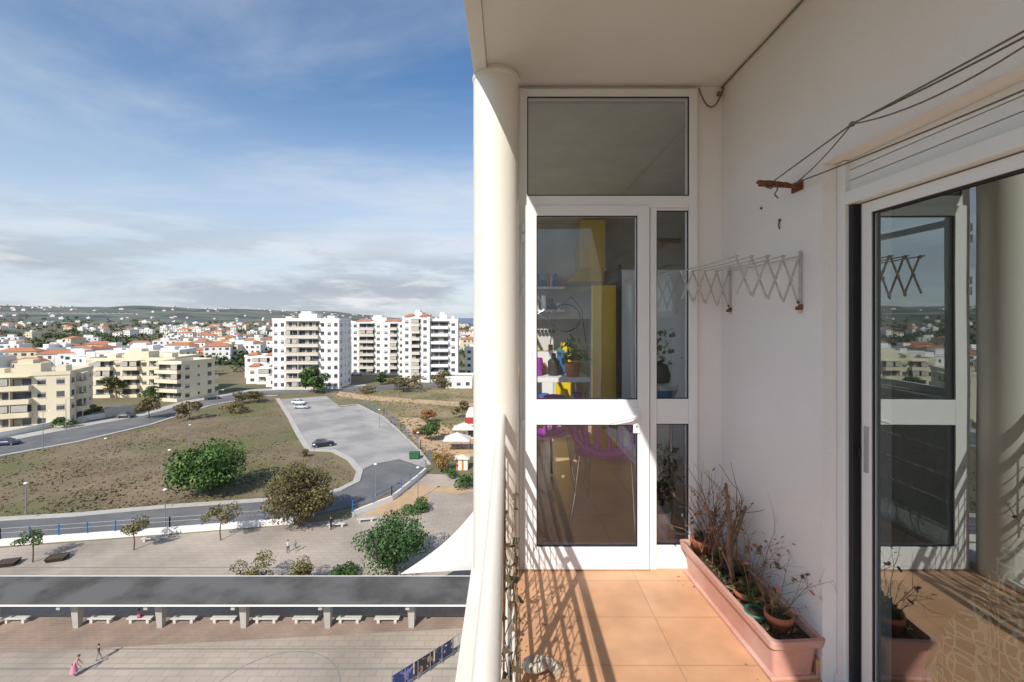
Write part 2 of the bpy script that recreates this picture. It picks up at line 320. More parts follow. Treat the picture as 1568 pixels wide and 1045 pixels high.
for k in range(60): b.leaf((1.04+random.gauss(0,.06),3.1+random.gauss(0,.04),1.12+random.uniform(-.02,.25)),.02,random.choice((5,2)))
b.build('plant_shelf',e,.002)
def chair(loc,rot,par,name):
    b=MB(purple,chrome); b.T=Matrix.Translation(loc)@Matrix.Rotation(rot,4,'Z')
    vs=[];n=10
    for j in range(n+1):
        for i in range(n+1):
            u=i/n*2-1; v=j/n*2-1; w=.22*(1-.12*abs(v)**3)
            vs.append((u*w,v*.21,.45+.02*(u*u)+(.0 if v>-.7 else -.05*(-v-.7)/.3)))
    b.add(vs,[(j*(n+1)+i,j*(n+1)+i+1,(j+1)*(n+1)+i+1,(j+1)*(n+1)+i) for j in range(n) for i in range(n)],0,True)
    rp=[]
    for i in range(25):
        t=2*math.pi*i/24; rp.append((.21*math.cos(t)*(1 if math.sin(t)<0 else .95),.20+.05*max(0,math.sin(t)),.64+.15*math.sin(t)))
    b.tube(rp,.026,8,0)
    for x in(-.12,-.04,.04,.12): b.tube([(x,.2,.50),(x,.23,.76)],.018,6,0)
    for s in(-1,1):
        b.tube([(s*.20,.21,.66),(s*.25,.12,.67),(s*.26,-.05,.66),(s*.25,-.14,.62),(s*.22,-.17,.46)],.022,8,0)
        b.tube([(s*.18,-.17,.45),(s*.21,-.20,.2),(s*.23,-.24,.0)],.012,8,1); b.tube([(s*.18,.17,.45),(s*.2,.20,.2),(s*.22,.26,.0)],.012,8,1)
    return b.build(name,par)
chair((.74,3.28,0),R(155),None,'purple_armchair')
chair((.27,3.85,0),R(200),None,'purple_armchair')
# ---------------- railing
e=empty('balcony_railing')
b=MB(cream); b.cyl((-.03,-1.6,.905),(-.03,2.42,.905),.0212,n=24); b.build('handrail',e)
b=MB(cream)
for z in(.12,.28,.44,.60): b.cyl((-.03,-1.6,z),(-.03,2.42,z),.0095,n=8)
b.cyl((-.03,-1.6,.77),(-.03,2.42,.77),.014,n=10)
for y in(-1.5,-.4,.7,1.55,2.40): b.box(-.042,-.018,y-.012,y+.012,.03,.89)
b.build('rails_and_posts',e)
b=MB(rust,steel)
y=1.30
while y<2.38: b.tube([(-.012+random.uniform(-.003,.003),y,.30),(-.010,y+random.uniform(-.01,.01),.45),(-.013,y,.70)],.0026,4); y+=.075
z=.34
while z<.72: b.tube([(-.012,1.3,z),(-.008,1.8,z+random.uniform(-.008,.008)),(-.012,2.38,z)],.0026,4); z+=.075
b.build('wire_mesh',e)
b=MB(twig,lf2b)
for k in range(26):
    y=random.uniform(1.05,2.35); z=random.uniform(.02,.25); p=Vector((.01,y,z)); d=Vector((random.uniform(-.1,.2),random.uniform(-.7,.7),1)).normalized(); pts=[p.copy()]
    for i in range(9):
        d=(d+Vector((random.uniform(-.25,.25),random.uniform(-.5,.5),random.uniform(-.3,.3)))).normalized(); p=p+d*.06
        p.x=min(max(p.x,-.012),.035); p.z=min(max(p.z,.02),.8); pts.append(p.copy())
        if random.random()<.4: b.leaf(p,.016,1)
    b.tube(pts,.003,4,0,r1=.0012)
b.build('dry_climbing_vine')
b=MB(M('pale_stone',(.60,.55,.45),(.38,.31,.23),scale=22,rough=.95,bump=.8,bscale=60)); pts=[]
for k in range(16):
    a=k*.45; r_=.075-.0035*k; pts.append((.125+r_*math.cos(a),1.80+r_*.7*math.sin(a),.02+.0035*k))
b.tube(pts,.022,10,0,r1=.014); b.build('decorative_stone_shell')
# ---------------- clothes rack (scissor)
e=empty('accordion_drying_rack')
b=MB(rackm,rust)
def lattice(Y):
    n=4; x1=1.215; x0=.955; zt=1.675; zb=1.485; w=(x1-x0)/n
    for i in range(n):
        xa=x1-i*w; xb=x1-(i+1)*w; sag=.012*i
        b.tube([(xa,Y-.004,zt-.0),(xb,Y-.004,zb+sag)],.0042,6); b.tube([(xa,Y+.005,zb+sag*.8),(xb,Y+.005,zt)],.0042,6)
        b.ball((( xa+xb)/2,Y-.006,(zt+zb)/2+sag/2),.007,.005,.007)
        b.ball((xb,Y,zt),.008,.006,.008); b.ball((xa,Y,zb+sag),.007,.006,.007,m=1 if i==0 else 0)
    b.tube([(1.222,Y,1.44),(1.222,Y,1.70)],.0055,8); b.ball((1.224,Y,1.47),.010,.010,.010,m=1)
    b.cyl((1.229,Y,1.46),(1.205,Y,1.46),.008,m=1)
lattice(1.90); lattice(2.50)
for i in range(5):
    x=1.215-i*.065; b.tube([(x,1.88,1.677),(x-.004,2.2,1.672),(x,2.52,1.677)],.0030,6)
b.build('rack_lattice',e)
e=empty('clothesline')
b=MB(rust,rope)
b.tube([(1.23,1.93,1.975),(1.17,1.92,1.985),(1.10,1.91,1.99),(1.045,1.90,1.985)],.008,8); b.tube([(1.228,1.90,1.965),(1.15,1.91,1.972),(1.06,1.92,1.98)],.006,6); b.box(1.222,1.2295,1.89,1.96,1.955,1.995,0)
b.ball((1.10,1.91,1.985),.02,.012,.010,m=0,jit=.2); b.ball((1.06,1.90,1.985),.020,.010,.010,m=0,jit=.2); b.ball((1.165,1.91,1.98),.02,.012,.010,m=0,jit=.2)
b.tube([(1.12,1.9,1.985),(1.125,1.895,1.955),(1.115,1.9,1.935),(1.13,1.9,1.92)],.003,5,1)
b.tube([(1.06,1.9,1.985),(1.075,1.89,1.962),(1.10,1.9,1.96),(1.12,1.9,1.975)],.003,5,1)
b.build('rusty_bracket',e)
b=MB(rope)
def sagline(p,q,s,r,n=16):
    pts=[]
    for i in range(n+1):
        t=i/n; v=Vector(p).lerp(Vector(q),t); v.z-=s*4*t*(1-t); pts.append(v)
    b.tube(pts,r,6)
sagline((1.11,1.9,1.99),(1.12,1.48,2.05),.0,.0028); sagline((1.12,1.48,2.05),(1.10,-.6,2.08),.025,.0028)
sagline((1.18,1.91,1.975),(1.16,-.6,1.97),.04,.0026)
sagline((1.19,1.91,1.97),(1.12,1.48,2.05),.015,.0024)
sagline((1.12,1.48,2.05),(1.14,.7,2.10),.07,.0024); sagline((1.12,1.46,2.05),(1.16,-.6,2.16),.06,.0028)
b.ball((1.12,1.48,2.05),.008,.014,.008,jit=.2)
b.build('washing_lines',e)
b=MB(rust); b.cyl((1.229,2.05,1.86),(1.223,2.05,1.86),.007); b.tube([(1.226,2.05,1.86),(1.224,2.055,1.84),(1.226,2.05,1.82)],.003,5); b.cyl((1.229,2.2,1.95),(1.224,2.2,1.95),.006); b.build('rusty_wall_hook')
# ---------------- planter
def rrect(cx,cy,hx,hy,r=.02,n=4):
    o=[]
    for k,(sx,sy) in enumerate(((1,1),(-1,1),(-1,-1),(1,-1))):
        for i in range(n+1):
            t=math.pi/2*(k+i/n); o.append((cx+sx*(hx-r)+r*math.cos(t),cy+sy*(hy-r)+r*math.sin(t)))
    return o
def trough(b,hx,hy,h,m=0,ms=1):
    prof=[(.78,0,.0),(.90,h*.76,0),(.93,h*.78,.0),(1.0,h*.80,.008),(1.02,h,.010),(.93,h,.0),(.90,h*.8,-.004)]
    rings=[]
    for s,z,o in prof: rings.append([(x,y,z) for x,y in rrect(0,0,hx*s+o,hy-(1-s)*hx+o)])
    n=len(rings[0]); vs=[p for r in rings for p in r]
    b.add(vs,[(j*n+i,j*n+(i+1)%n,(j+1)*n+(i+1)%n,(j+1)*n+i) for j in range(len(rings)-1) for i in range(n)],m,False)
    b.add(rings[0],[tuple(range(n))[::-1]],m); b.add([(p[0],p[1],h*.82) for p in rings[-1]],[tuple(range(n))],ms)
e=empty('planter_trough')
b=MB(terra,soil); b.T=Matrix.Translation((1.10,2.16,.019))@Matrix.Rotation(R(3.5),4,'Z'); trough(b,.10,.40,.155)
b.build('trough',e,.002)
b=MB(terra); b.T=Matrix.Translation((1.10,2.16,.0))@Matrix.Rotation(R(3.5),4,'Z'); b.box(-.095,.095,-.385,.385,.001,.018); b.build('drip_tray',e,.006)
def pot(b,c,r,h,m,ms,tilt=0):
    b.lathe(c,[(0,0),(r*.68,0),(r*.9,h*.78),(r*1.04,h*.78),(r*1.06,h),(r*.92,h),(r*.88,h*.85),(0,h*.87)],20,m)
    b.lathe((c[0],c[1],c[2]+.001),[(r*.88,h*.86),(0,h*.9)],16,ms)
b=MB(terra2,soil,M('green_plastic',(.03,.16,.11),rough=.4),darkm)
pot(b,(1.115,1.87,.10),.052,.11,0,1); pot(b,(1.055,2.46,.12),.06,.11,0,1); pot(b,(1.09,2.06,.09),.062,.10,0,1); pot(b,(1.13,2.25,.09),.05,.11,3,1); pot(b,(1.055,1.93,.12),.045,.06,2,1)
b.build('flower_pots',e)
b=MB(twig,lf2b,lf1,lf3,terra2)
def branch(p,d,L,r,dep,lp=.14):
    p=Vector(p); d=Vector(d).normalized(); pts=[p.copy()]; n=5
    for i in range(n):
        d=(d+Vector([random.uniform(-.22,.22) for _ in range(3)])).normalized(); p=p+d*L/n
        if p.x>1.222: p.x=1.222
        pts.append(p.copy())
        if dep>0 and i>0 and random.random()<.75: branch(p,(d+Vector([random.uniform(-.9,.9) for _ in range(3)])),L*.55,r*.5,dep-1,lp)
        if dep==0 and random.random()<lp: b.leaf(p,.011,random.choice((1,1,3,4)))
    b.tube(pts,r,5,0,r1=r*.5)
for _ in range(12): branch((1.06+random.uniform(-.05,.04),2.42+random.uniform(-.07,.07),.2),(random.uniform(-.5,.45),random.uniform(-.3,.1),1),random.uniform(.14,.30),.0035,2)
for _ in range(7): branch((1.08+random.uniform(-.05,.05),2.35+random.uniform(-.12,.1),.18),(random.uniform(-.25,.3),random.uniform(-.2,.1),1),random.uniform(.32,.48),.0040,1,.05)
b.tube([(1.075,2.16,.14),(1.055,2.17,.32),(1.065,2.18,.45),(1.055,2.2,.62)],.014,8,0,r1=.007)
b.tube([(1.08,2.16,.14),(1.03,2.1,.26),(1.00,2.12,.33)],.009,8,0,r1=.004)
branch((1.06,2.18,.42),(.3,0,.5),.12,.004,1)
b.tube([(1.10,2.3,.15),(1.15,2.28,.34),(1.19,2.27,.48)],.008,8,0,r1=.006); b.tube([(1.08,2.42,.2),(1.10,2.4,.42)],.006,8,0)
for _ in range(9): branch((1.11+random.uniform(-.03,.03),1.9+random.uniform(-.05,.05),.16),(random.uniform(-.3,.5),random.uniform(-.3,.4),.8),random.uniform(.12,.28),.0020,2,.10)
for _ in range(11): branch((1.10+random.uniform(-.04,.06),2.1+random.uniform(-.15,.15),.15),(random.uniform(-.3,.5),random.uniform(-.5,.2),.8),random.uniform(.1,.28),.0020,2,.10)
for cx,cy,cz in((1.08,2.04,.2),(1.12,2.10,.19),(1.06,1.97,.19),(1.13,2.2,.2),(1.12,1.87,.21),(1.06,2.46,.24),(1.10,2.35,.19),(1.05,2.08,.18)):
    for k in range(36):
        d=Vector((random.gauss(0,1),random.gauss(0,1),random.uniform(.1,1.5))).normalized(); q=Vector((cx,cy,cz))+d*random.uniform(.0,.02); L=random.uniform(.02,.05); s=d.orthogonal().normalized()*.006
        b.add([q,q+d*L*.5+s,q+d*L,q+d*L*.5-s],[(0,1,2,3)],random.choice((1,1,2,3)))
for k in range(1100):
    b.leaf((random.uniform(1.03,1.17),random.uniform(1.82,2.53),.15+random.uniform(0,.02)),.007,random.choice((0,0,1,3,2)))
b.build('dried_plants',e)
# ---------------- rest of own apartment building
b=MB(white_b,conc)
b.box(.0,14,D+.2,9,G,-.26); b.box(1.5,14,-2.6,D+.19,G,-.26); b.box(5.2,14,-2.6,9,-.255,3); b.box(3.45,5.15,2.45,9,-.255,3); b.box(.0,14,D+.2,9,3.01,9); b.box(1.5,14,-2.6,D+.19,3.01,9)
for k in range(1,8):
    z=-3.0*k; b.box(-.2,1.49,-2.6,D+.19,z-.2,z); b.box(-.2,-.12,-2.6,D+.19,z,z+.9)
b.box(-.06,3.4,6.31,6.5,-.25,3)
b.build('own_apartment_building')
# ================================================================ TERRAIN
def sst(a,b_,x):
    t=min(1,max(0,(x-a)/(b_-a))); return t*t*(3-2*t)
def hgt(x,y):
    r=math.hypot(x,y)
    if r<420: return 0.0
    a=x/y if y>1 else (-3 if x<0 else 3)
    w=1-sst(-.42,-.12,a)
    s=sst(450,2600,r)
    n=noise.fractal(Vector((x/900,y/900,3.1)),1.0,2.0,5)
    n2=noise.fractal(Vector((x/1300+5,y/1300,1.1)),1.0,2.0,6)
    h=s*(4+w*(8+8*n))+sst(450,900,r)*2.5*n+w*sst(1900,3400,r)*(54+50*n2)
    h*=1-sst(5200,6500,r); h-=30*sst(5200,6500,r)
    if w<1: h-=(1-w)*sst(1500,2600,r)*20
    return h
rs=[0,30,80,150,250,350,430]; r=470
while r<7500: rs.append(r); r*=1.035
rs+=[9000,15000,30000,60000]
vs=[(0,0,G)];fs=[];n=720
for r in rs[1:]:
    for i in range(n):
        t=2*math.pi*i/n; x=r*math.cos(t);y=r*math.sin(t); vs.append((x,y,G+hgt(x,y)))
for i in range(n): fs.append((0,1+i,1+(i+1)%n))
for j in range(len(rs)-2):
    for i in range(n): a=1+j*n; fs.append((a+i,a+n+i,a+n+(i+1)%n,a+(i+1)%n))
dry=M('dry_grassland',(.16,.135,.07),(.24,.19,.11),scale=.06,rough=1,detail=9,c3=(.12,.125,.065),s3=.02,lo=.3,hi=.7)
b=MB(dry); b.add(vs,fs,0,True)
b.mats.append(M('town_ground',(.075,.085,.05),(.19,.16,.11),scale=.02,rough=1,detail=10,c3=(.24,.21,.17),s3=.01))
b.mats.append(M('hazed_hill_scrub',(.055,.085,.070),(.125,.145,.115),scale=.009,rough=1,detail=12,c3=(.18,.18,.15),s3=.006,lo=.42,hi=.58))  # bluish lean is distance haze put into the scrub colour
for k,f in enumerate(b.f):
    v=b.v[f[0]]; rr=math.hypot(v[0],v[1])
    if rr>420: b.m[k]=1
    if rr>1900+250*noise.noise(Vector((v[0]/300,v[1]/300,0))): b.m[k]=2
b.build('ground')
b=MB(M('sea_water',(.13,.19,.27),(.14,.21,.29),scale=.001,rough=.5)); b.add([(-60000,1800,G-7),(60000,1800,G-7),(60000,70000,G-7),(-60000,70000,G-7)],[(0,1,2,3)]); b.build('sea')
fld=M('field_grass',(.165,.125,.075),(.25,.185,.115),scale=.12,rough=1,detail=10,c3=(.145,.14,.06),s3=.045,bump=.8,bscale=3,lo=.35,hi=.62)
fld2=M('dry_field_grass',(.26,.205,.11),(.34,.255,.15),scale=.15,rough=1,detail=10,c3=(.18,.165,.075),s3=.09,bump=.8,bscale=3)
def sheet(name,px,lv,mat,extra=()):
    b=MB(mat); b.poly([gp(*p) for p in px]+list(extra),G+lv); o=b.build(name)
    return o
fieldpx=[(-500,740),(-200,726),(0,700),(120,678),(230,652),(320,623),(400,608),(425,606),(445,640),(458,665),(472,696),(505,702),(535,722),(548,738),(520,752),(470,762),(400,768),(250,778),(120,790),(0,797),(-200,812),(-500,830)]
field2px=[(500,603),(560,600),(700,592),(900,590),(900,660),(712,690),(680,705),(660,700),(640,690),(612,662),(590,640),(560,620),(520,612)]
sheet('field',fieldpx,.02,fld)
sheet('dry_field',field2px,.02,fld2)
sheet('access_road',[(-500,878),(-200,842),(0,826),(200,815),(400,797),(480,790),(560,772),(620,745),(650,718),(610,705),(570,712),(552,722),(548,738),(520,752),(470,762),(400,768),(250,778),(120,790),(0,797),(-200,812),(-500,830)],.05,asphalt)
sheet('parking_lot',[(425,612),(500,607),(522,624),(548,621),(585,640),(610,663),(640,692),(655,712),(650,717),(612,704),(572,711),(552,721),(537,704),(510,690),(473,689),(458,665),(445,640)],.055,asph_old)
sheet('street',[(-500,728),(-200,705),(0,678),(120,655),(220,637),(300,615),(380,600),(560,591),(700,584),(900,580),(900,588),(700,591),(560,599),(450,603),(400,606),(320,621),(230,650),(120,676),(0,698),(-200,724),(-500,738)],.045,asphalt)
sheet('plaza',[(-700,905),(-300,862),(0,840),(260,820),(450,805),(545,792),(600,768),(650,726),(700,728),(760,735),(900,760),(1500,790)],.04,pav,[(40,12),(-45,12),(-70,30)])
sheet('pink_pavement',[(-300,975),(-300,1000),(40,1000),(725,962),(735,945),(60,946),(0,950)],.05,pav2)
sheet('sandy_bed',[(560,790),(600,766),(640,742),(690,745),(730,752),(700,758),(655,752),(660,780),(620,790)],.06,sand)
sheet('sandy_path',[(610,640),(660,640),(700,665),(735,668),(735,700),(690,700),(650,690),(625,665)],.06,sand)
sheet('dirt_track',[(520,600),(560,606),(640,612),(735,618),(735,626),(640,618),(555,613),(515,606)],.06,sand)
sheet('pavement',[(-200,702),(0,672),(115,650),(215,633),(290,612),(380,597),(560,589),(560,591),(380,600),(300,615),(220,637),(120,655),(0,678),(-200,705)],.06,kerbm)
def ribbon(b,pts,w,z0,z1,m=0):
    P=[Vector(p) for p in pts]; lft=[];rgt=[]
    for i,p in enumerate(P):
        d=(P[min(i+1,len(P)-1)]-P[max(i-1,0)]).normalized(); nrm=Vector((-d.y,d.x))*w/2; lft.append(p+nrm); rgt.append(p-nrm)
    for i in range(len(P)-1):
        q=[lft[i],rgt[i],rgt[i+1],lft[i+1]]
        vs=[(a.x,a.y,z0) for a in q]+[(a.x,a.y,z1) for a in q]
        b.add(vs,[(4,5,6,7),(0,1,5,4),(2,3,7,6),(1,2,6,5),(3,0,4,7)],m)
def G_(l): return [gp(*p) for p in l]
b=MB(kerbm)
ribbon(b,G_([(-500,829),(-200,811),(0,796),(120,789),(250,777),(400,767),(470,761),(520,751),(546,738),(551,722),(536,704),(510,691),(473,690),(457,665),(444,640),(425,611)]),1.1,G,G+.17)
ribbon(b,G_([(-200,725),(0,699),(120,677),(230,651),(320,622),(400,607),(425,606)]),1.0,G,G+.17)
ribbon(b,G_([(522,622),(548,620),(586,639),(612,662),(642,691),(658,712)]),.5,G,G+.17)
b.build('kerb')
b=MB(white_b,bluem,steel)
fl=[(-300,855),(0,836),(260,817),(450,802)]; f2=[(540,792),(600,768),(640,735),(652,724)]
ribbon(b,G_(fl),.3,G,G+.75,0); ribbon(b,G_(f2),.3,G,G+.8,0)
def fence(b,px,step,h,m,mr,z0=.7):
    P=[Vector(gp(*p)) for p in px]
    for i in range(len(P)-1):
        L=(P[i+1]-P[i]).length; n=max(1,int(L/step))
        for k in range(n+1):
            q=P[i].lerp(P[i+1],k/n); b.box(q.x-.05,q.x+.05,q.y-.05,q.y+.05,G+z0,G+h,m)
        for z in(h-.05,(h+z0)/2+.1): b.cyl((P[i].x,P[i].y,G+z),(P[i+1].x,P[i+1].y,G+z),.025,n=5,m=mr)
fence(b,fl,2.9,2.0,1,2); fence(b,f2,2.5,2.2,1,2)
b.build('blue_post_fence')
b=MB(bluem,steel); fence(b,[(548,619),(588,637),(614,660),(644,688),(660,708)],3.0,1.9,0,1,0); b.build('blue_lot_fence')
b=MB(white_b,beige_b); ribbon(b,G_([(-150,700),(20,667),(100,650),(160,640)]),.4,G,G+1.3); ribbon(b,G_([(160,640),(215,630)]),.4,G,G+2.2,1); b.build('white_boundary_wall')
b=MB(M('worn_white_line',(.55,.53,.5),(.42,.40,.37),scale=3))
for i in range(7):
    t=i/6; p=gp(470+55*t,625+50*t); b.box(p[0]-1.8,p[0]+1.8,p[1]-.06,p[1]+.06,G+.057,G+.061)
b.build('parking_line')
b=MB(M('blue_court_line',(.16,.21,.27),(.28,.27,.25),scale=2)); pc=Vector(gp(410,1075)); pts=[]
for i in range(61):
    t=2*math.pi*i/60; pts.append((pc.x+4.6*math.cos(t),pc.y+4.6*math.sin(t)))
ribbon(b,pts,.06,G+.05,G+.056); b.build('court_marking')
b=MB(M('paving_joint',(.28,.25,.21),rough=.9))
for v in (995,1025,905,870): 
    a=gp(-200,v);c_=gp(730,v); ribbon(b,[a,c_],.14,G+.052,G+.0565)
b.build('drain_channel')
b=MB(leafmat('tuft_dry',(.22,.175,.10),(.30,.235,.14)),leafmat('tuft_green',(.12,.12,.05),(.18,.16,.075)))
def inpoly(x,y,P):
    c=False;j=len(P)-1
    for i in range(len(P)):
        if (P[i][1]>y)!=(P[j][1]>y) and x<(P[j][0]-P[i][0])*(y-P[i][1])/(P[j][1]-P[i][1])+P[i][0]: c=not c
        j=i
    return c
FP=G_(fieldpx); FP2=G_(field2px)
cnt=0
while cnt<12000:
    second=cnt%5==0
    v=random.uniform(596,795) if not second else random.uniform(594,700);u=random.uniform(-60,550) if not second else random.uniform(500,760); x,y=gp(u,v)
    if not inpoly(x,y,FP2 if second else FP): continue
    cnt+=1; nz=noise.noise(Vector((x/9,y/9,0))); 
    if nz<-.15 and random.random()<.7: continue
    m=1 if nz>.25 or random.random()<.15 else 0; s=random.uniform(.08,.22)*(1.5 if random.random()<.05 else 1)*(1.6 if second else 1)
    for q in range(2):
        a=random.uniform(0,6.28); dx=math.cos(a)*s;dy=math.sin(a)*s
        b.add([(x-dx,y-dy,G+.01),(x+dx,y+dy,G+.01),(x+dx*.7+random.uniform(-.1,.1),y+dy*.7,G+s*.8),(x-dx*.8,y-dy*.8,G+s*.6)],[(0,1,2,3)],m)
b.build('field_grass_tufts')
# ================================================================ TREES
def leaves(b,c,rad,n,ls,mA,mB,seed,flat=False,K=None):
    rnd=random.Random(seed); K=K or 16; cl=[]
    for k in range(K):
        while True:
            d=Vector([rnd.uniform(-1,1) for _ in range(3)])
            if .15<d.length<=1: break
        if d.z<-.6: d.z*=.6
        d=d.normalized()*rnd.uniform(.35,.80)
        cl.append((Vector((c[0]+d.x*rad[0],c[1]+d.y*rad[1],c[2]+d.z*rad[2])),rnd.uniform(.26,.44),rnd.random()))
    for i in range(n):
        cc,cr,tone=cl[i%K]
        while True:
            d=Vector([rnd.uniform(-1,1) for _ in range(3)])
            if d.length<=1: break
        d=d.normalized()*(d.length**.4)*(1+.25*rnd.random()**3)
        p=cc+Vector((d.x*rad[0],d.y*rad[1],d.z*rad[2]))*cr
        nrm=(d+Vector([rnd.uniform(-.8,.8) for _ in range(3)])).normalized()
        a=nrm.orthogonal().normalized(); t=rnd.uniform(0,3.14); bb=nrm.cross(a); a2=a*math.cos(t)+bb*math.sin(t); b2=nrm.cross(a2)
        s=ls*rnd.uniform(.6,1.4)
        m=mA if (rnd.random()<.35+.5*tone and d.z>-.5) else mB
        b.add([p-a2*s,p-b2*s*.55,p+a2*s,p+b2*s*.55],[(0,1,2,3)],m)
    return cl
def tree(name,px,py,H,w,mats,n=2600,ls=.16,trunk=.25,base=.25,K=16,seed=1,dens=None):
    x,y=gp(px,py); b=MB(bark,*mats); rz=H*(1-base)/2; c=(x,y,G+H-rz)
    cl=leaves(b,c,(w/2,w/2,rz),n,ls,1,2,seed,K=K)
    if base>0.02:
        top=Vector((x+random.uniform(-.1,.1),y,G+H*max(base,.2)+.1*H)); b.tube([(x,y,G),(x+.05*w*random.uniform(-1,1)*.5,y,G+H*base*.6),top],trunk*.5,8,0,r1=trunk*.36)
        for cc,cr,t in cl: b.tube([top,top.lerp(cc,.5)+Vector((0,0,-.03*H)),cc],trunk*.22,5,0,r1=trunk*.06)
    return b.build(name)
def HW(py,dy,dx):
    d=F*(CZ-G)/(py-487); return dy*d/F,dx*d/F
def T(name,px,py,dy,dx,mats,**k):
    h,w=HW(py,dy,dx); return tree(name,px,py,h*1.05,w*1.08,mats,**k)
g1=(lf1,lf1b); o1=(lf2,lf2b); y1_=(lf3,lf2b)
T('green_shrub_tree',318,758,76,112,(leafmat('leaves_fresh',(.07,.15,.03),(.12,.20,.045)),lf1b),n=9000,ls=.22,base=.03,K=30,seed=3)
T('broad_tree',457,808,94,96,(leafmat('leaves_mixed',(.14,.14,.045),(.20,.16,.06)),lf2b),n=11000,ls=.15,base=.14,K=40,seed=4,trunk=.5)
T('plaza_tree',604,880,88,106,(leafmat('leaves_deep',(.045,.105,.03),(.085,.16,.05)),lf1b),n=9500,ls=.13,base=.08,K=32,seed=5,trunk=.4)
T('young_tree',205,843,46,50,y1_,n=1100,ls=.11,base=.5,K=9,seed=6,trunk=.16)
T('young_tree',338,828,58,50,y1_,n=1300,ls=.11,base=.4,K=10,seed=7,trunk=.16)
T('young_tree',50,862,46,44,g1,n=700,ls=.11,base=.55,K=8,seed=8,trunk=.16)
T('yellow_shrub',392,898,50,66,y1_,n=1900,ls=.10,base=.2,K=13,seed=9,trunk=.14)
T('yellow_shrub',463,898,48,50,y1_,n=1500,ls=.10,base=.2,K=12,seed=10,trunk=.14)
T('round_leafy_tree',480,602,40,44,g1,n=2600,ls=.42,base=.03,K=14,seed=11)
T('roadside_tree',228,642,38,40,o1,n=1400,ls=.25,base=.15,K=10,seed=12)
T('roadside_tree',290,643,30,42,o1,n=1200,ls=.25,base=.1,K=10,seed=13)
T('palm_like_tree',178,610,36,38,(lf1,lf2b),n=1000,ls=.35,base=.3,K=10,seed=14)
T('palm_like_tree',235,614,22,40,g1,n=1000,ls=.3,base=.1,K=10,seed=15)
T('roadside_tree',385,617,24,50,o1,n=1300,ls=.3,base=.05,K=10,seed=16)
T('roadside_tree',618,600,26,56,o1,n=1500,ls=.35,base=.08,K=12,seed=17)
T('roadside_tree',676,595,26,40,o1,n=1200,ls=.35,base=.1,K=10,seed=18)
T('park_tree',660,676,36,38,g1,n=1600,ls=.2,base=.15,K=12,seed=19)
T('autumn_tree',676,722,34,36,(lf3b,lf3),n=1400,ls=.15,base=.15,K=12,seed=20)
T('autumn_tree',655,648,22,26,(lf3b,lf2b),n=700,ls=.25,base=.15,K=9,seed=21)
T('park_tree',708,640,26,30,(lf2,lf2b),n=800,ls=.25,base=.15,K=9,seed=22)
T('hedge_bush',716,748,20,42,g1,n=1800,ls=.14,base=0,K=14,seed=23)
T('hedge_bush',637,784,17,42,g1,n=1800,ls=.12,base=0,K=14,seed=24)
T('hedge_bush',528,884,16,46,g1,n=1500,ls=.10,base=0,K=14,seed=25)
T('hedge_bush',360,633,14,40,o1,n=700,ls=.25,base=0,K=9,seed=26)
T('hedge_bush',470,700,14,20,(lf2,lf2b),n=300,ls=.15,base=0,K=6,seed=27)
T('park_tree',585,590,20,24,g1,n=600,ls=.4,base=.1,K=8,seed=28)
T('park_tree',100,655,16,30,g1,n=700,ls=.2,base=.1,K=8,seed=31)
T('park_tree',140,640,20,26,(lf2,lf1b),n=700,ls=.22,base=.1,K=8,seed=32)
T('hedge_bush',560,602,10,40,o1,n=600,ls=.25,base=0,K=9,seed=33)
T('hedge_bush',690,732,12,26,g1,n=600,ls=.14,base=0,K=8,seed=34)
T('hedge_bush',640,668,10,24,(lf3b,lf2b),n=500,ls=.16,base=0,K=8,seed=35)
T('conifer_tree',1000,700,100,60,g1,n=1500,ls=.3,base=.05,K=12,seed=30)
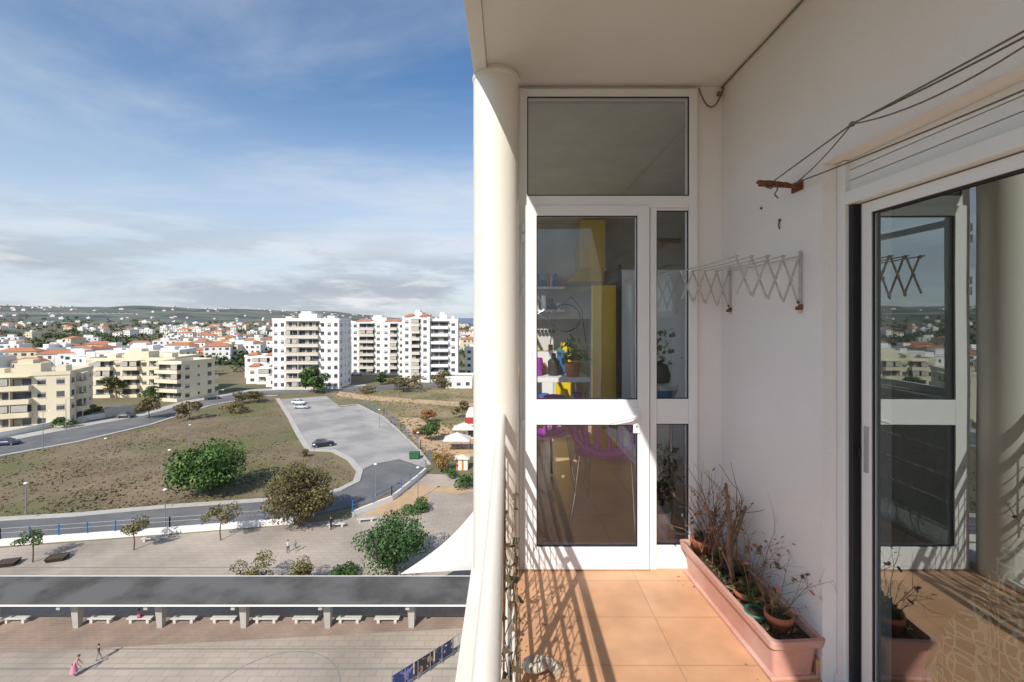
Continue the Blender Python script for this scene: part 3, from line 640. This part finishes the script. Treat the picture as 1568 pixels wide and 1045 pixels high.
# ================================================================ BUILDINGS
def bldg(name,cx,cy,rot,w,d,floors,fh,mats,front,side,roof='flat',balm=1,pent=True,base=0,para=.9):
    b=MB(*mats); b.T=Matrix.Translation((cx,cy,G+base))@Matrix.Rotation(rot,4,'Z'); H=floors*fh
    b.box(-w/2,w/2,0,d,0,H,0)
    b.box(-w/2-.15,w/2+.15,-.15,.1,H,H+para,0);b.box(-w/2-.15,w/2+.15,d-.1,d+.15,H,H+para,0);b.box(-w/2-.15,-w/2+.1,.1,d-.1,H,H+para,0);b.box(w/2-.1,w/2+.15,.1,d-.1,H,H+para,0)
    b.box(-w/2+.1,w/2-.1,.1,d-.1,H,H+.05,4)
    T0=b.T
    def face(W,pat,Tf):
        b.T=Tf; n=len(pat); bw=W/n
        for k in range(floors):
            z=k*fh
            for i,c in enumerate(pat):
                x0=-W/2+i*bw; xc=x0+bw/2
                if c=='w':
                    ww=min(1.5,bw*.5)/2; b.box(xc-ww,xc+ww,-.02,.02,z+1.0,z+2.35,2); b.box(xc-ww-.1,xc+ww+.1,-.1,-.0,z+.88,z+.98,0)
                    sh=random.choice((0,0,.4,.8)); 
                    if sh: b.box(xc-ww,xc+ww,-.05,-.021,z+2.35-sh,z+2.35,3)
                elif c in'bB':
                    b.box(x0+.1,x0+bw-.1,-.02,.02,z+.15,z+2.55,2)  # dark panel stands in for the shade of a balcony recess
                    if random.random()<.6: b.box(x0+.3,x0+bw*.5,-.05,-.021,z+.15,z+2.45,3)
                    b.box(x0,x0+bw,-1.5,-.06,z-.12,z+.08,0); b.box(x0,x0+bw,-1.5,-1.38,z+.08,z+1.05,balm)
                    b.box(x0,x0+.12,-1.37,-.06,z+.08,z+(2.8 if c=='B' else 1.05),0); b.box(x0+bw-.12,x0+bw,-1.37,-.06,z+.08,z+1.05,balm)
                    if random.random()<.25: b.box(x0+.3,x0+bw-.3,-1.30,-1.25,z+1.2,z+2.7,3)
                elif c=='s': b.box(xc-.35,xc+.35,-.02,.02,z+1.3,z+2.1,2)
        for i,c in enumerate(pat):
            if c in'bB': x0=-W/2+i*bw; b.box(x0,x0+bw,-1.5,-.16,H-.1,H+.1,0)
    face(w,front,T0); face(w,front,T0@Matrix.Translation((0,d,0))@Matrix.Rotation(math.pi,4,'Z'))
    face(d,side,T0@Matrix.Translation((w/2,d/2,0))@Matrix.Rotation(R(90),4,'Z')); face(d,side,T0@Matrix.Translation((-w/2,d/2,0))@Matrix.Rotation(R(-90),4,'Z'))
    b.T=T0
    if pent:
        b.box(-w*.18,w*.1,d*.3,d*.7,H,H+2.6,0); b.box(-w*.16,w*.0,d*.35,d*.6,H+2.6,H+3.5,0); b.box(-w*.38,-w*.28,d*.3,d*.5,H,H+1.6,0); b.box(w*.25,w*.36,d*.35,d*.6,H,H+1.9,0)
        for i in range(4): x=random.uniform(-w*.4,w*.4); b.cyl((x,d*.4,H),(x,d*.4,H+random.uniform(2.5,4.5)),.05,n=4,m=3)
    if roof=='tile':
        for s in(-1,1):
            x0=s*w*.27; b.add([(x0-w*.15,-.6,H+para),(x0+w*.15,-.6,H+para),(x0+w*.15,d*.4,H+para),(x0-w*.15,d*.4,H+para),(x0-w*.08,d*.2,H+para+1.1),(x0+w*.08,d*.2,H+para+1.1)],[(0,1,5,4),(1,2,5),(2,3,4,5),(3,0,4),(0,3,2,1)],5)
    return b.build(name)
wm=(white_b,beige_b,win_recess,shut,roofgrey,orange_r); wm2=(white_b,white_b,win_recess,shut,orange_r,orange_r); cm=(cream_b,cream_b,win_recess,shut,roofgrey,orange_r); bm=(white_b,beige_b,win_recess,shut,orange_r,orange_r)
bldg('white_apartment_tower',-73.5,166,R(2),24,14,8,3.12,wm,'wwbbBbbwww','wsw')
bldg('terracotta_roof_apartment_tower',-59,208,R(-3),25,14,8,2.95,bm,'wbbwwbw','wsw',roof='tile')
bldg('balcony_apartment_tower',-37,184,R(-8),11.5,14,9,2.85,bm,'wbw','wsw',roof='tile')
bldg('corner_apartment_tower',-26,186,R(4),11.5,14,8,3.1,wm2,'bbw','wsww')
bldg('beige_apartment_block',-113,106,R(24),17,13,4,3.1,cm,'wbBww','wbws')
bldg('cream_terraced_block',-124,150,R(6),27,14,4,3.0,cm,'wbbwbbwbbw','wsw')
bldg('low_cream_block',-106,143,R(-14),9,12,4,2.9,cm,'bbb','wsw',pent=False)
bldg('low_commercial_building',-12,205,R(0),14,20,4,3.0,wm,'wwww','www',pent=False)
bldg('white_low_block',-150,185,R(10),30,14,4,3.0,wm,'wwbbwwww','www')
bldg('low_white_house',-96,180,R(5),14,10,2,3.0,wm2,'wbw','ww',pent=False,roof='tile')
bldg('low_white_house',-106,196,R(-10),16,10,3,3.0,wm2,'wbbw','ww',pent=False,roof='tile')
bldg('low_white_house',-92,205,R(-4),12,10,3,3.0,wm,'wbw','ww',pent=False)
bldg('garage_annex',-86,172,R(5),10,5,1,3.2,wm,'ww','w',pent=False)
bldg('orange_wall_building',-18,168,R(0),10,10,1,3.6,wm2,'www','w',pent=False)
b=MB(white_b,cream_b,orange_r,roofgrey,win_recess)
def house(x,y,w,d,h,rot,m,rt):
    z=G+hgt(x,y)-1; b.T=Matrix.Translation((x,y,z))@Matrix.Rotation(rot,4,'Z'); h+=1
    b.box(-w/2,w/2,-d/2,d/2,0,h,m)
    if rt: b.add([(-w/2-.4,-d/2-.4,h),(w/2+.4,-d/2-.4,h),(w/2+.4,d/2+.4,h),(-w/2-.4,d/2+.4,h),(-w*.25,0,h+1.8),(w*.25,0,h+1.8)],[(0,1,5,4),(1,2,5),(2,3,4,5),(3,0,4)],2)
    else:
        b.box(-w/2+.3,w/2-.3,-d/2+.3,d/2-.3,h+.01,h+.05,3); b.box(-w*.2,w*.15,-d*.2,d*.3,h+.05,h+2,m)
    k=1
    while k*3<=h+.5:
        nx=max(2,int(w/3.2))
        for i in range(nx):
            xx=-w/2+(i+.5)*w/nx; ww=.6 if (i+k)%3 else 1.0
            b.box(xx-ww,xx+ww,-d/2-.04,-d/2-.01,k*3-1.2,k*3+.2,4)
        k+=1
    b.T=None
rt=random.Random(5)
def blocked(x,y):
    u=777+x/y*F
    if y<235 and 395<u<735: return True
    if y<200: return True
    return False
i=0
while i<520:
    u=rt.uniform(-1.35,.12); y=math.exp(rt.uniform(math.log(200),math.log(1500))); x=u*y
    if blocked(x,y): continue
    if u<-.72 and rt.random()<.6: continue
    if noise.noise(Vector((x/160,y/160,7)))<-.05: continue
    i+=1; fl_=rt.choice((1,2,2,3,3)) if y>260 else rt.choice((2,3)); 
    house(x,y,rt.uniform(8,17),rt.uniform(8,12),fl_*3,rt.uniform(-.5,.5),0 if rt.random()<.8 else 1,rt.random()<.45)
for i in range(240):
    u=rt.uniform(-1.3,-.15); y=rt.uniform(1500,3600); x=u*y; house(x,y,rt.uniform(8,18),10,rt.choice((3,4,6)),rt.uniform(-.5,.5),0,rt.random()<.4)
b.build('distant_town')
b=MB(lf1b,lf1,lf2b)
for i in range(2300):
    u=rt.uniform(-1.35,.15); y=math.exp(rt.uniform(math.log(215),math.log(1700))); x=u*y
    if 395<777+u*F<735 and y<240: continue
    z=G+hgt(x,y); s=rt.uniform(2,4.2)*(1+y/5000); s2=s*rt.uniform(.8,1.9)
    for k in range(30):
        p=Vector((x+rt.gauss(0,.42)*s2,y+rt.gauss(0,.42)*s2,z+abs(rt.gauss(.5,.4))*s)); q=s*.3
        a=Vector([rt.uniform(-1,1)*q for _ in range(3)]); c2=Vector([rt.uniform(-1,1)*q for _ in range(3)])
        b.add([p-a,p-c2,p+a,p+c2],[(0,1,2,3)],rt.choice((0,0,1,2)))
b.build('distant_trees')
# ================================================================ PLAZA OBJECTS
e=empty('shelter_canopy')
b=MB(canroof,white_b,conc)
b.box(-60,-1.6,36.35,40.3,G+3.02,G+3.14,0); b.box(-60.05,-1.55,36.27,36.345,G+3.0,G+3.12,1); b.box(-60.05,-1.55,40.305,40.38,G+2.96,G+3.16,1); b.box(-1.595,-1.5,36.3,40.3,G+2.9,G+3.15,1)
b.box(-60,-1.61,36.5,40.2,G+2.92,G+3.015,2)
b.build('roof',e,.01)
b=MB(conc,white_b)
for i in range(8):
    x=-57.25+7.03*i
    b.add([(x-.22,38.1,G),(x+.22,38.1,G),(x+.22,38.5,G),(x-.22,38.5,G),(x-.34,37.9,G+2.5),(x+.34,37.9,G+2.5),(x+.34,38.6,G+2.5),(x-.34,38.6,G+2.5)],[(0,1,5,4),(1,2,6,5),(2,3,7,6),(3,0,4,7)],0)
    b.box(x-.16,x+.16,36.6,40.1,G+2.5,G+2.915,0)
b.build('pillars',e,.02)
benchm=M('bench_concrete',(.62,.59,.53),(.52,.5,.45),scale=2)
def bench(x,y,rot=0):
    b=MB(benchm); b.T=Matrix.Translation((x,y,G+.05))@Matrix.Rotation(rot,4,'Z')
    b.box(-1.05,1.05,-.24,.24,.36,.46); b.box(-.85,-.6,-.18,.18,0,.36); b.box(.6,.85,-.18,.18,0,.36); return b.build('concrete_bench',bevel=.02)
for u in(155,215,282,343,408,468,535,593,25,-40):
    p=gp(u,954); bench(*p)
for u,v,r in((560,800,.2),(515,808,.1),(232,830,.05)): p=gp(u,v); bench(p[0],p[1],r)
for u,v in((88,858),(12,866)):
    p=gp(u,v); b=MB(darkm,soil,lf1b); b.T=Matrix.Translation((p[0],p[1],G))@Matrix.Rotation(.3,4,'Z'); b.add([(-.7,-.5,0),(.7,-.5,0),(.7,.5,0),(-.7,.5,0),(-.85,-.65,.45),(.85,-.65,.45),(.85,.65,.45),(-.85,.65,.45)],[(0,1,5,4),(1,2,6,5),(2,3,7,6),(3,0,4,7)],0); b.box(-.8,.8,-.6,.6,.38,.40,1); b.build('black_square_planter',bevel=.02)
b=MB(sail,steel); cs=[Vector((-9.6,40.5,G+3.2)),Vector((-3.0,48.5,G+6.2)),Vector((5.5,47,G+4.5)),Vector((4.5,40.8,G+3.3))]
n=16; vs=[]
for j in range(n+1):
    for i in range(n+1):
        u=i/n;v=j/n; p=cs[0].lerp(cs[3],u).lerp(cs[1].lerp(cs[2],u),v); cen=Vector((0,44.5,0)); k=(4*u*(1-u)*(abs(2*v-1)**2)+4*v*(1-v)*(abs(2*u-1)**2))*.13
        p.x+=(cen.x-p.x)*k; p.y+=(cen.y-p.y)*k; p.z-=1.0*16*u*(1-u)*v*(1-v)*.8; vs.append(p)
b.add(vs,[(j*(n+1)+i,j*(n+1)+i+1,(j+1)*(n+1)+i+1,(j+1)*(n+1)+i) for j in range(n) for i in range(n)],0,True)
for c in cs: b.cyl((c.x,c.y,G),(c.x,c.y,c.z+.2),.07,m=1)
b.build('sail_canopy')
b=MB(sail,steel,terra2)
for u,v in((700,690),(712,672)):
    x,y=gp(u,v); b.add([(x-2.6,y-2,G+2.3),(x+2.6,y-2,G+2.3),(x+2.6,y+2,G+2.3),(x-2.6,y+2,G+2.3),(x,y,G+3.6)],[(0,1,4),(1,2,4),(2,3,4),(3,0,4)],0)
    for sx in(-1,1):
        for sy in(-1,1): b.cyl((x+sx*2.5,y+sy*1.9,G),(x+sx*2.5,y+sy*1.9,G+2.3),.05,m=1)
b.build('market_tent')
x,y=gp(708,718); b=MB(M('kiosk_stripe',(.55,.20,.06)),white_b,cream_b); 
for i in range(6): b.box(x-1.0+i*.33,x-.67+i*.33,y-.8,y+.8,G,G+1.9,(0,1,2)[i%3])
b.add([(x-1.3,y-1.1,G+1.91),(x+1.3,y-1.1,G+1.91),(x+1.3,y+1.1,G+1.91),(x-1.3,y+1.1,G+1.91),(x,y,G+2.5)],[(0,1,4),(1,2,4),(2,3,4),(3,0,4)],2); b.build('striped_kiosk')
x,y=gp(724,672); b=MB(M('red_sign',(.40,.05,.04)),white_b,win_recess); b.box(x-1.5,x+12,y,y+8,G,G+5.2,1); b.box(x-1.7,x+12,y-.3,y-.05,G+3.4,G+4.6,0); b.box(x-1.0,x+5,y-.04,y-.01,G+.3,G+2.9,2); b.box(x-1.54,x-1.51,y+.5,y+7.5,G+3.2,G+4.6,0); b.build('red_and_white_shop')
def lamp(u,v,h,double=False):
    x,y=gp(u,v); b=MB(steel,white_b); b.cyl((x,y,G),(x,y,G+h),.075,.04,8,0); b.cyl((x,y,G),(x,y,G+.35),.13,.11,8,0)
    if h>6: b.tube([(x,y,G+h-.1),(x+.5,y,G+h+.25),(x+1.2,y,G+h+.3)],.035,6,0); b.box(x+1.1,x+1.75,y-.12,y+.12,G+h+.26,G+h+.36,1)
    else: b.lathe((x,y,G+h),[(.05,-.05),(.22,.0),(.27,.07),(.18,.17),(0,.2)],12,1)
    return b.build('street_lamp')
for l in((291,684,4.3),(162,712,4.6),(260,736,4.8),(40,787,4.0),(253,812,4.9),(640,766,4.6),(66,690,7.5),(575,760,4.6),(481,712,3.5),(101,662,7.5),(640,700,4.5),(333,640,7),(610,610,6.5),(581,655,4.2)): lamp(*l)
x,y=gp(635,703); b=MB(M('green_container',(.03,.12,.05)),rubber); b.box(x-.9,x+.9,y-.55,y+.55,G+.2,G+1.15,0); b.add([(x-.95,y-.6,G+1.16),(x+.95,y-.6,G+1.16),(x+.95,y+.6,G+1.16),(x-.95,y+.6,G+1.16),(x-.9,y,G+1.45),(x+.9,y,G+1.45)],[(0,1,5,4),(1,2,5),(2,3,4,5),(3,0,4)],0)
for sx in(-.7,.7): b.cyl((x+sx,y-.5,G+.1),(x+sx,y-.4,G+.1),.1,m=1)
b.build('waste_container',bevel=.03)
e=empty('banner_fence')
ban=[M('banner_blue',(.03,.05,.16),(.25,.2,.4),scale=2.2,lo=.52,hi=.58),M('banner_dark',(.035,.03,.035),(.35,.2,.12),scale=2.5,lo=.55,hi=.6),M('banner_navy',(.03,.035,.08),(.4,.4,.42),scale=3,lo=.58,hi=.62)]
b=MB(*ban,steel); A=Vector(gp(600,1068)); B=Vector(gp(694,1006)); L=(B-A).length; dd=(B-A).normalized(); nb=3
for i in range(nb):
    p=A+dd*(L*i/nb+.06); q=A+dd*(L*(i+1)/nb-.06); b.add([(p.x,p.y,G+.35),(q.x,q.y,G+.35),(q.x,q.y,G+1.45),(p.x,p.y,G+1.45)],[(0,1,2,3)],i%3)
C=Vector(gp(735,975))
for P,Q in((A,B),(B,C)):
    for i in range(6):
        p=P.lerp(Q,i/5); b.cyl((p.x,p.y-.0,G),(p.x,p.y,G+1.5),.03,m=3)
    for z in(.3,1.4): b.cyl((P.x,P.y+.03,G+z),(Q.x,Q.y+.03,G+z),.02,m=3)
b.build('banners',e)
# ================================================================ CARS
def car(name,u,v,rot,col,van=False):
    x,y=gp(u,v); pm=M(name+'_paint',col,tuple(c*.95 for c in col),rough=.25,spec=.6); b=MB(pm,win_recess,rubber,chrome,M('tail_lamp',(.4,.02,.02)))
    b.T=Matrix.Translation((x,y,G+.06))@Matrix.Rotation(rot,4,'Z')
    st=[(-2.1,.35,.62,.70),(-2.02,.25,.86,.80),(-1.5,.22,.95,.86),(-.6,.2,.96,.88),(.6,.2,.94,.88),(1.2,.22,.88,.86),(1.9,.25,.74,.80),(2.12,.33,.58,.68)]
    rings=[]
    for X_,zb,zt,w in st: rings+=[(X_,-w*.93,zb),(X_,-w,zb+.2),(X_,-w,zt-.14),(X_,-w*.86,zt),(X_,w*.86,zt),(X_,w,zt-.14),(X_,w,zb+.2),(X_,w*.93,zb)]
    n=8; b.add(rings,[(j*n+i,j*n+(i+1)%n,(j+1)*n+(i+1)%n,(j+1)*n+i) for j in range(len(st)-1) for i in range(n)]+[tuple(range(8)),tuple(range(56,64))[::-1]],0,True)
    zr=1.46 if not van else 1.95; xa,xb=(-1.75,1.0) if not van else (-2.05,1.35); ta,tb=(-1.25,.25) if not van else (-2.0,.8)
    b.add([(xa,-.76,.93),(xb,-.76,.91),(xb,.76,.91),(xa,.76,.93),(ta,-.6,zr-.06),(tb,-.6,zr-.06),(tb,.6,zr-.06),(ta,.6,zr-.06)],[(0,1,5,4),(1,2,6,5),(2,3,7,6),(3,0,4,7)],1 if not van else 0)
    b.add([(ta-.03,-.61,zr-.06),(tb+.05,-.61,zr-.06),(tb+.05,.61,zr-.06),(ta-.03,.61,zr-.06),(ta+.1,-.5,zr),(tb-.1,-.5,zr),(tb-.1,.5,zr),(ta+.1,.5,zr)],[(0,1,5,4),(1,2,6,5),(2,3,7,6),(3,0,4,7),(4,5,6,7)],0)
    for s in(-1,1):
        for xx in(-1.3,1.32): b.cyl((xx,s*.70,.31),(xx,s*.89,.31),.31,n=18,m=2); b.cyl((xx,s*.89,.31),(xx,s*.9,.31),.19,n=12,m=3)
        b.tube([(-.42,s*.775,.93),(-.45,s*.625,zr-.05)],.035,4,0); b.tube([(xb-.02,s*.765,.91),(tb,s*.61,zr-.05)],.035,4,0); b.tube([(xa,s*.765,.93),(ta,s*.61,zr-.05)],.04,4,0)
        b.box(2.02,2.11,s*.55-.12,s*.55+.12,.55,.66,3); b.box(-2.10,-2.0,s*.6-.1,s*.6+.1,.62,.78,4); b.box(.72,.86,s*.95-.08,s*.95+.08,.92,1.05,0)
    return b.build(name,bevel=0)
car('dark_sedan',495,684,R(25),(.02,.025,.035)); car('white_hatchback',458,619,R(-5),(.7,.7,.7)); car('silver_hatchback',462,626,R(0),(.45,.47,.5))
car('white_van',176,634,R(10),(.75,.74,.72),True); car('grey_sedan',192,640,R(12),(.06,.06,.065)); car('blue_sedan',10,682,R(15),(.03,.05,.10)); car('white_sedan',545,575,R(0),(.7,.7,.7)); car('dark_hatchback',325,612,R(30),(.05,.05,.05))
# ================================================================ CRANE
b=MB(steel); zc=CZ+3.5; y=420; xa,xb=-500,-345
b.cyl((xa,y,zc),(xb,y,zc),.25,n=4); b.cyl((xa,y,zc+1.6),(xb,y,zc+.4),.2,n=4)
x=xa
while x<xb-6: b.cyl((x,y,zc),(x+3,y,zc+1.5),.12,n=4); b.cyl((x+3,y,zc+1.5),(x+6,y,zc),.12,n=4); x+=6
xm=-485
for dx in(-.9,.9):
    for dy in(-.9,.9): b.cyl((xm+dx,y+dy,G),(xm+dx,y+dy,zc+5),.15,n=4)
z=G
while z<zc+3: b.cyl((xm-.9,y-.9,z),(xm+.9,y-.9,z+3),.1,n=4); z+=3
b.cyl((xm,y,zc+6),(xb+40,y,zc+.5),.08,n=4); b.cyl((xm,y,zc+6),(xm-15,y,zc),.08,n=4); b.box(xm-16,xm-12,y-1,y+1,zc-3,zc)
b.build('tower_crane')
# ================================================================ PEOPLE
skinm=M('skin',(.45,.27,.19),rough=.6)
def person(name,u,v,H,rot,top,bot,hair,pose='walk',skirt_=False,loc=None):
    k=H/1.7; x,y=gp(u,v) if loc is None else loc
    e=empty(name,(x,y,G+.05)); e.rotation_euler=(0,0,rot)
    sit=pose=='sit'; pz=.93 if not sit else .52; bend=.28 if pose=='bend' else .03
    J=[(0,0,pz),(0,bend*.3,pz+.22),(0,bend*.8,pz+.42),(0,bend,pz+.53),(0,bend*1.15,pz+.60)]
    Ed=[(0,1),(1,2),(2,3),(3,4)]; rd=[(.15,.11),(.125,.095),(.16,.10),(.06,.055),(.05,.05)]
    for s in(-1,1):
        b0=len(J)
        if sit: leg=[(s*.09,.02,pz-.03),(s*.11,.42,pz),(s*.11,.46,.08),(s*.11,.60,.04)]
        else:
            st=.22*s if pose=='walk' else .05*s; leg=[(s*.09,0,pz-.08),(s*.095,st*.6+.04,.50),(s*.09,st,.09),(s*.09,st+.15,.04)]
        J+=leg; rd+=[(.10,.10),(.065,.065),(.042,.042),(.04,.03)]; Ed+=[(0,b0),(b0,b0+1),(b0+1,b0+2),(b0+2,b0+3)]
        b1=len(J); sh=(s*.19,bend*.8,pz+.45); aw=-.16*s if pose=='walk' else .15
        arm=[sh,(s*.25,bend*.8+aw*.4,pz+.18),(s*.24,bend*.8+aw+.08,pz-.04),(s*.235,bend*.8+aw+.1,pz-.12)] if not sit else [sh,(s*.24,.1,.75),(s*.12,.3,.62),(s*.10,.36,.62)]
        J+=arm; rd+=[(.06,.06),(.042,.042),(.028,.028),(.035,.018)]; Ed+=[(2,b1),(b1,b1+1),(b1+1,b1+2),(b1+2,b1+3)]
    me=bpy.data.meshes.new('b'); me.from_pydata([tuple(c*k for c in j) for j in J],Ed,[]); o=bpy.data.objects.new('b',me); sc.collection.objects.link(o)
    sm=o.modifiers.new('s','SKIN'); sm.use_smooth_shade=True; ss=o.modifiers.new('ss','SUBSURF'); ss.levels=1; ss.render_levels=1
    for i,r_ in enumerate(rd): me.skin_vertices[0].data[i].radius=(r_[0]*k,r_[1]*k)
    me.skin_vertices[0].data[0].use_root=True
    dg=bpy.context.evaluated_depsgraph_get(); nm=bpy.data.meshes.new_from_object(o.evaluated_get(dg)); bpy.data.objects.remove(o)
    tm=M(name+'_top',top,rough=.9); bm_=M(name+'_bottom',bot,rough=.9); hm=M(name+'_hair',hair,rough=.7)
    nm.materials.clear(); 
    for m in(skinm,tm,bm_,rubber): nm.materials.append(m)
    for p in nm.polygons:
        c=p.center/k; p.use_smooth=True
        if c.z>pz+.49: p.material_index=0
        elif abs(c.x)>.19 and c.z<pz+.2 and not sit: p.material_index=0
        elif c.z>pz+.0: p.material_index=1
        elif c.z>.09: p.material_index=2 if (not skirt_ or c.z>.45) else 0
        else: p.material_index=3
    o=bpy.data.objects.new('body',nm); sc.collection.objects.link(o); o.parent=e
    b=MB(skinm,hm,tm); hc=(0,(bend*1.2+.01)*k,(pz+.70)*k)
    b.ball(hc,.075*k,.092*k,.115*k,0,14); b.ball((hc[0],hc[1]-.022*k,hc[2]+.025*k),.084*k,.092*k,.108*k,1,14); b.ball((0,hc[1]+.095*k,hc[2]-.015*k),.012*k,.018*k,.016*k,0,6)
    for s in(-1,1): b.ball((s*.078*k,hc[1],hc[2]-.01*k),.01*k,.018*k,.028*k,0,6); b.ball((s*.03*k,hc[1]+.086*k,hc[2]+.008*k),.011*k,.006*k,.007*k,1,6)
    b.box(-.025*k,.025*k,hc[1]+.082*k,hc[1]+.088*k,hc[2]-.055*k,hc[2]-.048*k,2)
    for s in(-1,1):
        h0=Vector((s*.235,bend*.8+(-.16*s if pose=='walk' else .15)+.1,pz-.12) if not sit else (s*.10,.36,.62))
        for f in range(5):
            off=Vector((0,(f-2)*.014,0)); L_=(.05,.07,.075,.07,.055)[f]; p0=h0+off; p1=p0+Vector((0,.012 if f<4 else .03,-L_*.5)); p2=p1+Vector((-s*.012,.01,-L_*.5))
            b.tube([tuple(q*k for q in (p0,p1,p2))[i] for i in range(3)],.008*k,6,0,r1=.006*k)
    b.build('head_and_hands',e)
    if skirt_:
        b=MB(tm); b.lathe((0,0,0),[(.15*k,(pz+.08)*k),(.20*k,(pz-.15)*k),(.27*k,.42*k),(.29*k,.38*k)],18,0); b.build('skirt',e)
person('woman_in_pink_dress',113,1037,1.45,R(-60),(.62,.25,.35),(.62,.25,.35),(.03,.02,.015),'bend',True)
person('boy_in_dark_shirt',151,1013,1.25,R(-40),(.04,.05,.08),(.3,.3,.32),(.03,.02,.015),'walk')
person('child_in_white_shirt',441,847,1.4,R(20),(.6,.6,.6),(.05,.06,.12),(.04,.025,.015),'walk')
person('child_in_grey_shirt',452,846,1.2,R(-120),(.25,.25,.28),(.4,.4,.4),(.04,.025,.015),'walk')
person('person_in_black_jacket',507,812,1.7,R(70),(.03,.03,.03),(.04,.05,.1),(.02,.02,.015),'stand')
px_,py_=gp(215,954); person('seated_woman_in_pink',0,0,1.6,R(0),(.55,.15,.25),(.05,.05,.06),(.03,.02,.015),'sit',loc=(px_,py_-.15))
# ================================================================ WORLD, LIGHT, CAMERA
Lx,Ly=.478,1.09
elev=math.atan(1/math.hypot(Lx,Ly)); az=math.atan2(-Lx,-Ly)%(2*math.pi)
w=bpy.data.worlds.new('World'); sc.world=w; w.use_nodes=True; nt=w.node_tree; N=nt.nodes; L=nt.links
bg=N['Background']; bg.inputs['Strength'].default_value=.15
sky=N.new('ShaderNodeTexSky'); sky.sky_type='NISHITA'; sky.sun_disc=False; sky.sun_elevation=elev; sky.sun_rotation=az; sky.air_density=1.0; sky.dust_density=.4; sky.ozone_density=1.6; sky.altitude=50
hs=N.new('ShaderNodeHueSaturation'); hs.inputs['Saturation'].default_value=1.2; L.new(sky.outputs[0],hs.inputs['Color'])
tc=N.new('ShaderNodeTexCoord'); sx=N.new('ShaderNodeSeparateXYZ'); L.new(tc.outputs['Generated'],sx.inputs[0])
def ma(op,a,b_=None,c=None):
    n=N.new('ShaderNodeMath'); n.operation=op
    for i,q in enumerate((a,b_,c)):
        if q is None: continue
        if isinstance(q,(int,float)): n.inputs[i].default_value=q
        else: L.new(q,n.inputs[i])
    return n.outputs[0]
zz=ma('ADD',ma('MAXIMUM',sx.outputs['Z'],0.0),.10)
cu=ma('DIVIDE',sx.outputs['X'],zz); cv=ma('DIVIDE',sx.outputs['Y'],zz)
cb=N.new('ShaderNodeCombineXYZ'); L.new(cu,cb.inputs[0]); L.new(cv,cb.inputs[1])
mp=N.new('ShaderNodeMapping'); mp.inputs['Rotation'].default_value=(0,0,R(-25)); mp.inputs['Scale'].default_value=(.45,1.0,1); mp.inputs['Location'].default_value=(.6,.3,0); L.new(cb.outputs[0],mp.inputs[0])
def cloud(vec,scale,detail,lo,hi,dist=.6,rough=.62):
    n=N.new('ShaderNodeTexNoise'); n.inputs['Scale'].default_value=scale; n.inputs['Detail'].default_value=detail; n.inputs['Roughness'].default_value=rough; n.inputs['Distortion'].default_value=dist
    L.new(vec,n.inputs['Vector']); mr=N.new('ShaderNodeMapRange'); mr.interpolation_type='SMOOTHSTEP'; mr.inputs['From Min'].default_value=lo; mr.inputs['From Max'].default_value=hi; L.new(n.outputs['Fac'],mr.inputs['Value']); return mr.outputs['Result']
c1=cloud(mp.outputs[0],.8,10,.37,.75,.5,.58); c1=ma('MULTIPLY',c1,.82)
mp2=N.new('ShaderNodeMapping'); mp2.inputs['Scale'].default_value=(2.6,2.6,13); L.new(tc.outputs['Generated'],mp2.inputs[0])
c2=cloud(mp2.outputs[0],1.0,9,.40,.56,.2,.6)
band=N.new('ShaderNodeValToRGB'); cr=band.color_ramp; cr.elements[0].position=.0; cr.elements[0].color=(.75,.75,.75,1); cr.elements[1].position=.20; cr.elements[1].color=(0,0,0,1); q=cr.elements.new(.06); q.color=(1,1,1,1); q=cr.elements.new(.12); q.color=(.6,.6,.6,1)
L.new(sx.outputs['Z'],band.inputs[0]); c2=ma('MULTIPLY',c2,band.outputs[0])
hz=N.new('ShaderNodeMapRange'); hz.interpolation_type='SMOOTHSTEP'; hz.inputs['From Min'].default_value=.50; hz.inputs['From Max'].default_value=.0; hz.inputs['To Min'].default_value=0; hz.inputs['To Max'].default_value=.82; L.new(sx.outputs['Z'],hz.inputs['Value'])
m1=N.new('ShaderNodeMixRGB'); L.new(hz.outputs[0],m1.inputs[0]); L.new(hs.outputs[0],m1.inputs[1]); m1.inputs[2].default_value=(4.3,4.9,5.6,1)
m2=N.new('ShaderNodeMixRGB'); L.new(c1,m2.inputs[0]); L.new(m1.outputs[0],m2.inputs[1]); m2.inputs[2].default_value=(5.2,5.5,5.9,1)
cc=N.new('ShaderNodeMixRGB'); sh=cloud(mp2.outputs[0],2.3,7,.46,.70,.2,.6); L.new(sh,cc.inputs[0]); cc.inputs[1].default_value=(3.1,3.45,3.95,1); cc.inputs[2].default_value=(5.6,5.7,5.85,1)
m3=N.new('ShaderNodeMixRGB'); L.new(c2,m3.inputs[0]); L.new(m2.outputs[0],m3.inputs[1]); L.new(cc.outputs[0],m3.inputs[2])
L.new(m3.outputs[0],bg.inputs[0])
sl=bpy.data.lights.new('sun','SUN'); sl.energy=4.9; sl.angle=R(.5); sl.color=(1,.95,.88); so=bpy.data.objects.new('sun',sl); sc.collection.objects.link(so)
so.rotation_euler=Vector((Lx,Ly,-1)).to_track_quat('-Z','Y').to_euler(); so.location=(-20,-40,40)
cd=bpy.data.cameras.new('camera'); cd.lens=16; cd.sensor_width=36; cd.clip_end=100000; cd.clip_start=.02; cd.shift_x=.0045; cd.shift_y=-.0226
co=bpy.data.objects.new('camera',cd); co.location=(0,0,CZ); co.rotation_euler=(R(90),0,0); sc.collection.objects.link(co); sc.camera=co
sc.view_settings.view_transform='Standard'; sc.view_settings.look='None'; sc.view_settings.exposure=0
